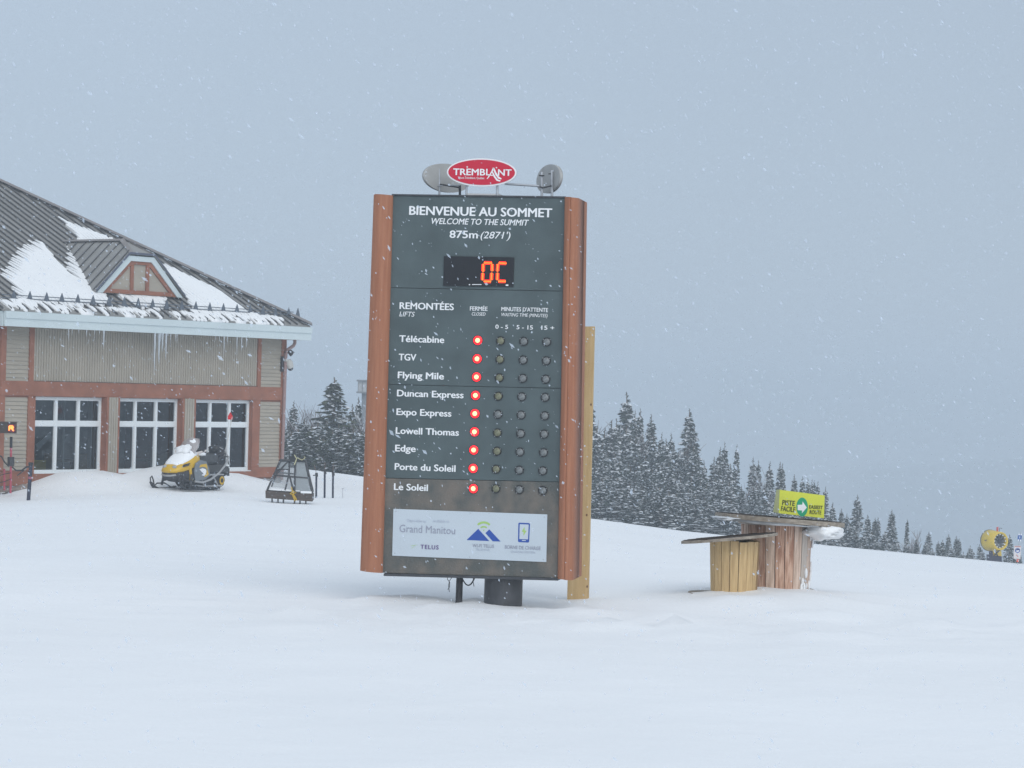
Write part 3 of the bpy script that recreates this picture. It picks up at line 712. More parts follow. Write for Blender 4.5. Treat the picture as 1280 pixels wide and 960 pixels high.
# windows
glassm = bpy.data.materials.new('window_glass'); glassm.use_nodes = True; _n = glassm.node_tree; _n.nodes.clear()
_o = _n.nodes.new('ShaderNodeOutputMaterial'); _m = _n.nodes.new('ShaderNodeMixShader'); _t = _n.nodes.new('ShaderNodeBsdfTransparent'); _g = _n.nodes.new('ShaderNodeBsdfGlossy')
_f = _n.nodes.new('ShaderNodeFresnel'); _f.inputs[0].default_value = 1.6; _g.inputs['Roughness'].default_value = .04; _t.inputs[0].default_value = (.66, .76, .82, 1)
_g.inputs[0].default_value = (.8, .85, .9, 1)
_n.links.new(_f.outputs[0], _m.inputs[0]); _n.links.new(_t.outputs[0], _m.inputs[1]); _n.links.new(_g.outputs[0], _m.inputs[2]); _n.links.new(_m.outputs[0], _o.inputs[0])
MATS['glass'] = glassm
for (x0, x1) in WX:
    W = x1 - x0; y0, y1 = .085, .15; fwid = .06; mull = .078
    zt0, zt1 = .81, .94
    f = MB()
    f.box(x0, x1, y0, y1, WZ1 - .075, WZ1); f.box(x0, x1, y0, y1, WZ0, WZ0 + .075); f.box(x0, x1, y0 + .001, y1 - .001, zt0, zt1)
    pw = (W - 2 * fwid - 2 * mull) / 3; cols = []
    f.box(x0, x0 + fwid, y0 + .003, y1 - .003, WZ0, WZ1); f.box(x1 - fwid, x1, y0 + .003, y1 - .003, WZ0, WZ1)
    for k in range(3):
        a = x0 + fwid + k * (pw + mull); cols.append((a, a + pw))
        if k < 2: f.box(a + pw, a + pw + mull, y0 - .006, y1 - .002, WZ0, WZ1)
    fr = f.build('window', whitef, lodge)
    g = MB()
    for k in (0, 1, 2):   # fine grooves between sash and frame
        a, c = cols[k]
        for (za, zb) in ((WZ0 + .075, zt0), (zt1, WZ1 - .075)):
            s = MB(); t_ = .014
            s.box(a, a + t_, y0 + .012, y1 + .01, za, zb); s.box(c - t_, c, y0 + .012, y1 + .01, za, zb); s.box(a + t_, c - t_, y0 + .012, y1 + .01, za, za + t_); s.box(a + t_, c - t_, y0 + .012, y1 + .01, zb - t_, zb)
            s.build('sash', whitef, fr)
            p = MB(); p.add([(a + t_, .14, za + t_), (c - t_, .14, za + t_), (c - t_, .14, zb - t_), (a + t_, .14, zb - t_)], [(0, 1, 2, 3)]); p.build('pane', glassm, fr)
    s = MB(); s.box(x0, x1, -.04, y0 - .001, WZ0 - .03, WZ0 + .004); s.build('sill', whitef, fr)
# dim room behind the panes
b = MB(); b.m = 0
b.box(XL + .3, -.3, 6.0, 6.1, -1, 3.2); b.box(XL + .3, -.3, .25, 6.0, 2.55, 2.6)
b.m = 1; b.box(XL + .3, -.3, .25, 6.0, -1.0, -.95)
b.build('interior', [mat('interior_dark', (.27, .29, .30), .8, var=.3, scale=1.5), mat('interior_floor', (.2, .18, .15), .6)], lodge)
rnd = random.Random(5)
b = MB()
for X in np.arange(-9.6, -1.4, .95):
    Y = rnd.uniform(.8, 2.4); z0 = -.95
    b.box(X, X + .42, Y, Y + .42, z0 + .42, z0 + .46); b.box(X, X + .42, Y + .40, Y + .43, z0 + .46, z0 + .95)
    for dx in (0, .38):
        for dy in (0, .38): b.box(X + dx, X + dx + .035, Y + dy, Y + dy + .035, z0, z0 + .42)
for X in (-8.9, -6.0, -2.9): b.box(X, X + 1.3, 2.6, 3.5, -.25, -.2); b.box(X + .6, X + .7, 3, 3.1, -.95, -.25)
b.build('dining_furniture', mat('chair_wood', (.20, .13, .06), .6, var=.2), lodge)
b = MB(); b.box(-9.75, -9.2, .5, .95, -.5, -.08); b.box(-9.3, -8.7, .6, .9, -.42, -.1); b.build('yellow_tub', mat('tub_yellow', (.42, .30, .06), .6), lodge)
b = MB()
for X, Y, w in ((-9.3, .9, .05), (-8.4, 1.5, .10), (-7.9, .8, .04), (-6.5, 1.1, .05), (-5.9, 1.8, .12), (-5.1, .9, .04), (-4.6, 1.4, .06), (-3.5, 1.0, .05), (-2.9, 1.6, .11), (-2.2, .8, .04), (-1.7, 1.3, .06)): b.box(X, X + w, Y, Y + w, -.95, 2.55)
b.build('light_streak', mat('interior_pale', (.34, .36, .36), .7), lodge)  # pale uprights added to imitate faint vertical light streaks in the panes
b = MB(); b.prism([V((-8.9, .8, .3)), V((-8.3, .9, .62)), V((-8.25, .9, .5)), V((-8.8, .8, .15))], (0, .05, 0)); b.prism([V((-7.75, 1, .35)), V((-7.5, 1, .55)), V((-7.45, 1, .4))], (0, .05, 0)); b.build('paper_notice', mat('paper', (.32, .33, .34), .6), lodge)
# fascia, gutter, soffit
XE0 = -11.42
b = MB()
b.prism([V((XE0, EY - .02, 3.34)), V((XE0, EY - .02, 3.54)), V((XE0, EY - .05, 3.545)), V((XE0, EY - .055, 3.72)), V((XE0, EY + .04, 3.72)), V((XE0, EY + .04, 3.34))], (EX + .03 - XE0, 0, 0))
b.build('fascia', fasc, lodge)
b = MB(); b.box(EX - .03, EX + .035, EY + .045, 16, 3.345, 3.72); b.box(XE0 - .03, XE0 - .001, EY + .045, .2, 3.34, 3.72); b.box(XE0 - 8, XE0 - .04, .15, .2, 3.66, 4.0); b.build('fascia', fasc, lodge)
b = MB(); b.box(XE0, EX, EY + .03, 0, 3.345, 3.375); b.box(.036, EX - .03, .0, 16, 3.346, 3.376); b.build('soffit', mat('soffit', (.42, .40, .36), .7), lodge)
# roof: standing seam panels from the eave to the hip
RIDGE = 10.5
sw = .29; npan = int((EX - (XE0 - 8)) / sw)
def hipY(X): return EY + (EX - X) / HA
Xa = EX
while Xa > XE0 - 8:
    Xb = Xa - sw; xm = (Xa + Xb) / 2; yb = EY if xm > XE0 else .12
    ya, ybk = min(RIDGE, hipY(Xa)), min(RIDGE, hipY(Xb))
    b = MB(); z = lambda Y: rz_(0, Y)
    if ybk > yb + .02:
        ya = max(ya, yb + .001)
        b.prism([V((Xa - .002, yb, z(yb))), V((Xa - .002, ya, z(ya))), V((Xb + .002, ybk, z(ybk))), V((Xb + .002, yb, z(yb)))], (0, 0, -.05))
        m0 = len(b.f); b.m = 1
        b.prism([V((Xb - .012, yb, z(yb) + .001)), V((Xb + .022, yb, z(yb) + .001)), V((Xb + .022, ybk - .03, z(ybk - .03) + .001)), V((Xb - .012, ybk - .03, z(ybk - .03) + .001))], (0, 0, .05))
        b.build('roof_panel', [roofm, ribm], lodge)
    Xa = Xb
# hip cap, side and rear roof
p0 = V((EX + .03, EY - .03, EZ)); YR = min(RIDGE, 30); p1 = V((EX - HA * (YR - EY), YR, rz_(0, YR)))
dirh = (p1 - p0).normalized(); side = dirh.cross(V((0, 0, 1))).normalized()
b = MB(); b.prism([p0 - side * .16 + V((0, 0, .035)), p0 + V((0, 0, .10)), p0 + side * .14 + V((0, 0, .0)), p0 + V((0, 0, .045))], p1 - p0); b.build('hip_cap', mat('cap_metal', (.215, .195, .19), .5, .4, var=.08, scale=1.5), lodge)
b = MB(); n = 26   # vent slots below the cap
L = (p1 - p0).length
for i in range(n):
    a = p0 + dirh * (L * (i + .2) / n) - side * .175 + V((0, 0, -.01)); b.prism([a, a + dirh * (L / n * .55), a + dirh * (L / n * .55) + V((0, 0, .035)), a + V((0, 0, .035))], -side * .02)
b.build('hip_vent', mat('vent_dark', (.03, .03, .035), .7), lodge, kind='stuff')
b = MB(); bk = 16.6; rxp = p1.x
b.add([(EX, EY, EZ), (EX, bk, EZ), (rxp, RIDGE, p1.z)], [(0, 1, 2)])
b.add([(EX, bk, EZ), (XE0 - 8, bk, EZ), (XE0 - 8, RIDGE, p1.z), (rxp, RIDGE, p1.z)], [(0, 1, 2, 3)])
b.build('rear_roof', roofm, lodge)
b = MB(); b.box(XE0 - 8, rxp, RIDGE - .15, RIDGE + .15, p1.z - .04, p1.z + .06); b.build('ridge_cap', MATS['cap_metal'], lodge)
b = MB(); XG = XL - 7.9
b.prism([V((XG, .8, -2.5)), V((XG, .8, 4.2)), V((XG, RIDGE, p1.z - .12)), V((XG, 15.8, 4.2)), V((XG, 15.8, -2.5))], (.2, 0, 0)); b.build('gable_wall', beige, lodge)
# dormer
DC, YF = -5.62, .40
def dorm():
    zb = 4.44; hb, ht, zt = 1.60, .45, 5.43
    yb = EY + (5.84 - EZ) / PITCH
    o = MB(); g = .14
    outer = [(-hb - .06, zb - .06), (-ht - .04, zt), (ht + .04, zt), (hb + .06, zb - .06)]
    inner = [(-hb + .16, zb - .06), (-ht + .05, zt - g), (ht - .05, zt - g), (hb - .16, zb - .06)]
    for i in range(3):
        A, B_, C_, D_ = outer[i], outer[i + 1], inner[i + 1], inner[i]
        o.prism([V((DC + p[0], YF - .08, p[1])) for p in (A, B_, C_, D_)], (0, .06, 0))
    dm = o.build('dormer', fasc, lodge)
    b = MB(); b.prism([V((DC + p[0], YF, p[1])) for p in ((-hb + .1, zb - .06), (-ht, zt - .05), (ht, zt - .05), (hb - .1, zb - .06))], (0, .08, 0)); b.build('dormer_wall', beige, dm)
    b = MB()
    for i in range(3):
        A, B_ = inner[i], inner[i + 1]; k = .085
        cx = lambda p: (p[0] * (1 - .09) - (0), p[1] - k)
        o2 = [(p[0] * .90 if abs(p[0]) > 1 else p[0] * .80, p[1] - (k if abs(p[0]) < 1 else 0)) for p in (A, B_)]
        b.prism([V((DC + A[0], YF - .045, A[1])), V((DC + B_[0], YF - .045, B_[1])), V((DC + o2[1][0], YF - .045, o2[1][1])), V((DC + o2[0][0], YF - .045, o2[0][1]))], (0, .04, 0))
    b.box(DC - hb + .2, DC + hb - .2, YF - .05, YF - .001, zb - .05, zb + .06)
    b.box(DC - .36, DC - .24, YF - .04, YF - .002, zb + .06, zt - g - .09); b.box(DC + .24, DC + .36, YF - .04, YF - .002, zb + .06, zt - g - .09)
    b.build('dormer_trim', redt, dm)
    # dormer roof: two slopes and a clipped front
    zr = 5.84; ya = YF - .12; yh = YF + .62
    sl_ = (zt - zb) / (hb - ht)
    for sgn in (-1, 1):
        e0 = V((DC + sgn * (hb + .12), ya, zb - .05)); t0 = V((DC + sgn * (ht + .03), ya, zt + .03)); r_ = V((DC, yh, zr)); rb = V((DC, yb + .1, zr + .0))
        eb_y = EY + (zb - .05 - EZ) / PITCH; eb = V((DC + sgn * (hb + .12), eb_y + .02, zb - .05))
        b = MB(); b.prism([e0, t0, r_, rb, eb] if sgn < 0 else [eb, rb, r_, t0, e0], (0, 0, .04)); b.build('dormer_roof', roofm, dm)
        # seams run down the slope
        b = MB(); n = 9
        for i in range(n):
            Y = ya + .1 + (yb - ya) * i / n
            s0 = 0 if Y > yh else (yh - Y) / (yh - ya) * (ht + .03)
            ztp = zr - (zr - zt - .03) / (ht + .03) * s0 if s0 else zr
            # foot where the slope meets the main roof
            zf = max(zb - .05, EZ + PITCH * (Y - EY)); xf = (zr - zf) / ((zr - zb + .05) / (hb + .12))
            if xf - s0 < .05: continue
            A = V((DC + sgn * s0, Y, ztp + .045)); B_ = V((DC + sgn * xf, Y, zf + .045))
            b.prism([A, A + V((0, .03, 0)), B_ + V((0, .03, 0)), B_], (0, 0, .04))
        b.build('dormer_seam', ribm, dm, kind='stuff')
    b = MB(); b.prism([V((DC - ht - .03, ya, zt + .032)), V((DC + ht + .03, ya, zt + .032)), V((DC, yh, zr + .002))], (0, 0, .045)); b.build('dormer_roof', roofm, dm)
    b = MB(); b.prism([V((DC - .10, yh, zr + .03)), V((DC, yh, zr + .09)), V((DC + .10, yh, zr + .03))], (0, yb - yh - .0, 0))
    for s in (-1, 1): b.prism([V((DC + s * (ht + .06), ya, zt + .05)), V((DC + s * (ht - .08), ya, zt + .09)), V((DC, yh, zr + .09)), V((DC + s * .12, yh + .05, zr + .03))], (0, 0, .02))
    b.build('dormer_cap', MATS['cap_metal'], dm)
    for sgn in (-1, 1):
        A = V((DC + sgn * (hb + .12), ya - .01, zb - .045)); B_ = V((DC + sgn * (ht + .03), ya - .01, zt + .04))
        b = MB(); b.prism([A, B_, B_ + V((0, 0, .055)), A + V((0, 0, .055))], (0, .03, 0)); b.build('drip_edge', mat('drip_edge', (.09, .10, .14), .5), dm)
    b = MB(); b.box(DC - ht - .03, DC + ht + .03, ya - .01, ya + .02, zt + .04, zt + .095); b.build('drip_edge', MATS['drip_edge'], dm)
dorm()
# snow lying on the roof
def inpoly_intervals(poly, x):
    ys = []
    for i in range(len(poly)):
        (x0, y0), (x1, y1) = poly[i], poly[(i + 1) % len(poly)]
        if (x0 <= x < x1) or (x1 <= x < x0): ys.append(y0 + (y1 - y0) * (x - x0) / (x1 - x0))
    ys.sort(); return list(zip(ys[::2], ys[1::2]))
def roof_snow(name, label, px, seed, jit=.13, cut=None):
    rnd = random.Random(seed); poly = [(p.x, p.y) for p in (br(u, v) for u, v in px)]
    lo, hi = min(p[0] for p in poly), max(p[0] for p in poly); b = MB(); half = sw / 2
    k0 = int(math.floor((lo - EX) / half)); k1 = int(math.ceil((hi - EX) / half))
    for k in range(k0, k1 + 1):
        xa, xb = EX + k * half + .001, EX + (k + 1) * half - .001; xm = (xa + xb) / 2
        on_rib = (k % 2 == 0)
        for y0, y1 in inpoly_intervals(poly, xm):
            if y1 - y0 < .06: continue
            j0, j1 = rnd.uniform(-jit, jit * .3), rnd.uniform(-jit * .6, jit)
            a0 = y0 + (j0 if y0 > EY + .4 else rnd.uniform(-.02, .12)); a1 = y1 + (j1 if on_rib else j1 - .08); a0 = max(a0, EY - .04)
            if a1 - a0 < .05: continue
            n = max(2, int((a1 - a0) / .35)); rings = []
            for i in range(n + 1):
                Y = a0 + (a1 - a0) * i / n; h = .095 + .03 * noise.noise(V((xm * 1.5, Y * 1.5, seed)))
                if i in (0, n): h *= .6
                z = rz_(0, Y); tap = .45 if i == n else (.75 if i == 0 else 1)
                cx = xa if rnd.random() < .5 else xb
                w0_, w1_ = (xa, xb) if tap == 1 else ((xa, xa + (xb - xa) * tap) if seed % 2 else (xb - (xb - xa) * tap, xb))
                rings.append([V((w0_, Y, z - .01)), V((w1_, Y, z - .01)), V((w1_, Y, z + h)), V((w0_, Y, z + h))])
            b.loft(rings, False, True)
    o = b.build(name, SNOWR); o.location = BO; o.rotation_euler = lodge.rotation_euler; o['kind'] = 'stuff'; tag(o, label, 'roof snow')
roof_snow('roof_snow', 'broad toothed sheet of snow on the lodge roof left of and below the dormer',
          [(41, 300), (50, 303), (62, 318), (73, 331), (82, 341), (90, 347.5), (87, 340), (85, 330), (84, 318), (82, 307), (92, 306), (100, 317), (108, 329), (114, 342), (118, 361), (128, 366), (165, 364), (200, 366), (206, 371), (203, 378), (208, 386), (176, 386), (165, 380), (150, 372), (137, 366), (131, 368), (134, 376), (143, 385), (16, 382), (18, 374), (17, 364), (11, 354), (3, 347), (6, 340), (11, 333), (20, 321), (31, 311)], 1)
roof_snow('roof_snow', 'wedge of snow on the lodge roof between the dormer and the hip',
          [(196, 327), (209, 334), (237, 347), (269, 362), (287, 376), (307, 389), (322, 394), (326, 399), (239, 393), (236, 384), (229, 371), (222, 362)], 2, .08)
roof_snow('roof_snow', 'small white triangle of snow above the dormer ridge', [(68, 271), (95, 283), (118, 291), (143, 301.5), (93, 301.5), (94, 294)], 4, .04)
# strip of snow below the guards, broken by bare panels
def eave_snow():
    rnd = random.Random(11); b = MB(); half = sw / 2; k = 0; X = EX - 1.3 * 0 - .35
    while X > -11.2:
        w = half - .004; u_bare = noise.noise(V((X * .9, 3.3, 0)))
        if rnd.random() < (.92 if u_bare > -.10 else .45):
            a0 = EY - rnd.choice((.04, .02, -.03, -.12, -.2)); a1 = EY + .40 + rnd.uniform(-.08, .12); sk = 0
            rings = []
            for i in range(4):
                s = i / 3; Y = a0 + (a1 - a0) * s; h = .055 * (1 if 0 < i < 3 else .6); z = rz_(0, max(Y, EY)) - (.03 if Y < EY else 0)
                wd_ = w * (1 if i else .7); rings.append([V((X - wd_, Y, z - .01)), V((X, Y, z - .01)), V((X, Y, z + h)), V((X - wd_, Y, z + h))])
            b.loft(rings, False, True)
        X -= half
    for xc in (-8.55, -7.0, -2.6, -3.6, -1.75):      # tongues creeping over the fascia
        w = rnd.uniform(.14, .26); rings = []
        for Y, z, ww in ((EY + .15, rz_(0, EY + .15) + .05, w), (EY - .01, EZ + .03, w), (EY - .052, EZ - .03, w * .8), (EY - .04, EZ - .12, w * .5)):
            rings.append([V((xc - ww, Y, z)), V((xc + ww, Y, z)), V((xc + ww, Y + .05, z - .05)), V((xc - ww, Y + .05, z - .05))])
        b.loft(rings, True, True)
    o = b.build('eave_snow', SNOWR); o.location = BO; o.rotation_euler = lodge.rotation_euler; o['kind'] = 'stuff'; tag(o, 'broken strip of snow lying along the eave below the snow guards', 'roof snow')
eave_snow()
# snow guards shaped like little firs, joined by two rails
gb = MB(); fir = [(-.075, 0), (-.05, .07), (-.062, .07), (-.032, .14), (-.04, .14), (0, .25), (.04, .14), (.032, .14), (.062, .07), (.05, .07), (.075, 0)]
gb.prism([V((x * 1.35, 0, z * 1.08)) for x, z in fir], (0, .02, 0)); gb.box(-.03, .03, .02, .2, -.06, -.02); gb.box(-.02, .02, -.0, .02, -.08, 0)
gme = gb.mesh('snow_guard', mat('guard_metal', (.10, .12, .15), .5, .4))
GY = EY + .42
rb = MB()
for dz in (.05, .13): rb.tube([(-11.15, GY, rz_(0, GY) + dz + .03), (.12, GY, rz_(0, GY) + dz + .03)], .012, 6)
rail = rb.build('snow_guard_rail', MATS['guard_metal'], lodge)
for uu in (17, 37, 58, 77, 97, 116, 136, 155, 172.5, 190.5, 208, 227, 244.5, 262, 279, 296, 312.5, 328.5, 344, 360.5, 372):
    X = bw(uu, 384 + .05 * uu, -GY).x
    inst('snow_guard', gme, rail, (X, GY - .01, rz_(0, GY) + .02))
inst('snow_guard', gme, rail, (.10, GY + 1.1, rz_(0, GY) + .02))
# icicles
def icicle(u, v0, v1, r, grp, lab):
    p = bw(u, v0, .62); q = bw(u - .02 * (v1 - v0), v1, .62); L = p.z - q.z; b = MB(); rnd = random.Random(int(u * 7)); n = 7
    pts = [(.012 * rnd.uniform(-1, 1) * i / n, .004 * i, -L * i / n) for i in range(n + 1)]
    b.tube(pts, [r * (1 - i / n) ** .8 * rnd.uniform(.85, 1.15) + .002 for i in range(n + 1)], 7)
    o = b.build('icicle', ICE); o.location = BO + bd * p.x - bn * (-.64) * 1 + V((0, 0, p.z)); o.location = BO + bd * p.x + bn * .63 + V((0, 0, 3.345)); tag(o, lab, 'icicle', grp)
for u, l, r in ((85.5, 16, .012), (90, 8, .01), (98, 6, .01), (108, 10, .012), (118, 7, .012), (124, 6, .01)): icicle(u, 413, 413 + l, r, 'thin icicles on the left of the eave', 'thin clear icicle hanging from the white eave over the left window')
icicle(129.5, 413, 436, .03, None, 'long thick icicle hanging above the gap between left and middle windows')
icicle(193.5, 416, 468, .035, None, 'leftmost of the big cluster of long icicles above the middle window')
icicle(199, 416, 455, .05, None, 'thickest white icicle in the cluster above the middle window')
icicle(203, 416, 440, .04, None, 'short stubby icicle in the middle of the cluster above the middle window')
icicle(207.5, 416, 449, .035, None, 'rightmost long icicle of the cluster above the middle window')
for u, l in ((213, 14), (219, 10), (221, 12)): icicle(u, 416, 416 + l, .012, 'thin icicles right of the big cluster', 'thin icicle hanging just right of the big icicle cluster')
for u, l, r in ((269, 6, .01), (274, 7, .012), (280, 26, .018), (284, 10, .015), (296, 22, .018), (302, 18, .02), (308, 13, .018)): icicle(u, 420, 420 + l, r, 'icicles over the right window', 'slim icicle hanging from the eave above the right window')
# downpipe, spotlight and camera dome on the right corner
b = MB(); pts = [bw(u, v, o_) for u, v, o_ in ((368.5, 424, .3), (368.5, 429, .3), (367, 432, .28), (360, 437, .16), (357.5, 441, .10), (356.8, 450, .1), (352, 600, .1))]
b.tube(pts, .05, 8); b.build('downpipe', mat('pipe_mauve', (.30, .20, .19), .5), lodge)
b = MB(); p = bw(359.5, 441, .1); b.tube([p + V((-.12, 0, 0)), p], .02, 6); b.tube([p + V((-.02, -.05, .07)), p + V((.05, -.15, -.05))], [.07, .085], 12); b.build('spotlight', blackm, lodge)
cw = thing('security_camera', 'pale dome camera on a bracket at the right corner of the lodge', 'camera', BO + V((0, 0, 0)), lodge.rotation_euler.z)
b = MB(); p = bw(356, 451, .12); q = bw(361, 453.5, .14); e = bw(363, 460, .14)
b.tube([p, bw(358.5, 450, .13), q], .045, 8); b.build('bracket', mat('cam_white', (.50, .50, .48), .5), cw)
b = MB(); b.tube([q + V((-.02, 0, .09)), q, e + V((0, 0, .02))], [.07, .12, .10], 14); b.build('housing', MATS['cam_white'], cw)
b = MB(); b.ball(e, .085, 12, 8); b.build('dome', black, cw)
b = MB(); p = bw(353.5, 455, .08); b.box(p.x - .04, p.x + .04, p.y, p.y + .1, p.z - .22, p.z + .22); b.build('wall_plate', blackm, cw)

# ------------------------------------------------------------------ left edge: display, poles, ropes
def lp(u, v, Y): return at(u, v, Y)
gr = lambda u, Y: (lambda p: ground(p.x, p.y))(at(u, 500, Y))
YL = 63.0
c = at(8, 535, YL); o = thing('led_display', 'small dark hanging display with glowing orange red digits at the left edge', 'display', c, radians(8))
px = YL / F
b = MB(); b.box(-16 * px, 12 * px, 0, .25, -6.5 * px, 6.5 * px); b.build('housing', mat('brown_dark', (.05, .035, .03), .7), o)
b = MB(); b.box(-16 * px, 12.6 * px, -.03, .28, 6.5 * px, 7.8 * px); b.build('hood', mat('brown_dark2', (.07, .045, .04), .7), o)
b = MB(); b.box(2 * px, 11.2 * px, -.012, 0, -5.2 * px, 5 * px); b.build('screen', mat('screen_dark', (.10, .012, .02), .4, emit=.15), o)
b = MB()
for x0, z0, x1, z1 in ((3.5, -3, 3.5, 2.5), (3.5, 2.5, 7.5, 2.8), (7.5, 2.8, 8.5, 0), (8.5, 0, 5, -.5), (6.5, -.5, 9, -3.5), (4.5, 0, 7, 1.2)):
    b.tube([(x0 * px, -.02, z0 * px), (x1 * px, -.02, z1 * px)], .019, 5)
b.build('digits', mat('led_or2', (1, .25, .05), .4, emit=2.2), o)
b = MB(); b.tube([(-15 * px, .1, -6 * px), (-17 * px, .1, -100 * px)], .05, 8); b.build('stand', blackm, o)
def pole(name, lab, u, v0, v1, Y, r, m, segs, cat='pole', lean=0, grp=None):
    p0 = at(u + lean, v1, Y); p1 = at(u, v0, Y); o = thing(name, lab, cat, p0, 0, grp); b = MB()
    L = (p1 - p0); b.tube([L * -.12, L], r, 10); b.build('shaft', m, o)
    for (a, c_, rr, mm, nm) in segs: b = MB(); b.tube([L * a, L * c_], rr, 10); b.build(nm, mm, o)
    return o, p0, L
pinkm = mat('pole_pink', (.45, .08, .12), .5)
navy = mat('pole_navy', (.03, .035, .06), .5, var=.2, scale=20)
pole('rope_pole', 'thin red pole with black grips standing by the wall at the far left', 14, 546, 609, 63.5, .028, pinkm, ((.78, 1.0, .034, black, 'tip'), (.42, .60, .085, blackm, 'grip')), lean=-.8)
pole('rope_pole', 'short faded red pole left of the black gripped red pole', 5.5, 586, 610, 64, .025, pinkm, ())
pole('barrier_post', 'dark navy post standing in the snow left of the first window', 38.8, 578, 630, 61.5, .045, navy, ((.93, 1.0, .06, black, 'cap'), (.6, .66, .052, mat('band_pink', (.3, .1, .14), .5), 'band')), 'post', lean=-3.6)
def rope(name, lab, pts, Y, r, m=black):
    b = MB(); P = [at(u, v, Y) for u, v in pts]; c = P[0]; b.tube([p - c for p in P], r, 6); o = b.build(name, m); o.location = c; tag(o, lab, 'rope')
rope('rope', 'black rope drooping from the left edge to the red pole', [(-8, 566), (2, 571), (6, 578), (11, 583)], 63.4, .02)
rope('rope', 'black rope from the red pole to the navy post', [(15, 583.5), (20, 588), (27, 588), (33, 584), (37, 583)], 63.0, .022)
rope('rope', 'thin loose rope end just below the black rope', [(21.5, 594.5), (26, 591), (30, 588)], 62.9, .014)
rope('rope', 'thin line crossing the wall at the far left', [(-6, 596), (6, 592.5), (14, 591)], 63.4, .01)
rope('rope', 'lower thin line crossing the wall at the far left', [(-6, 604), (6, 602), (14, 598.5)], 63.4, .01)
# gritty path in the dip at the far left
b = MB(); vs = []; nx, ny = 14, 5
for j in range(ny):
    for i in range(nx):
        u = -60 + 96 * i / (nx - 1); Yd = 64.2 + (1.9 - 1.2 * max(0, i - 8) / 5 + .25 * sin(i * 2.1)) * j / (ny - 1) + .2 * sin(i * 1.3); p = at(u, 600, Yd); vs.append((p.x, p.y, ground(p.x, p.y) + .012))
b.add(vs, [(j * nx + i, j * nx + i + 1, (j + 1) * nx + i + 1, (j + 1) * nx + i) for j in range(ny - 1) for i in range(nx - 1)], True)
o = b.build('path', mat('path_grit', (.42, .34, .29), .9, .1, c2=(.20, .17, .16), scale=1.5, detail=8)); o['kind'] = 'structure'; o['label'] = 'brown gritty path in the dip in front of the lodge wall'

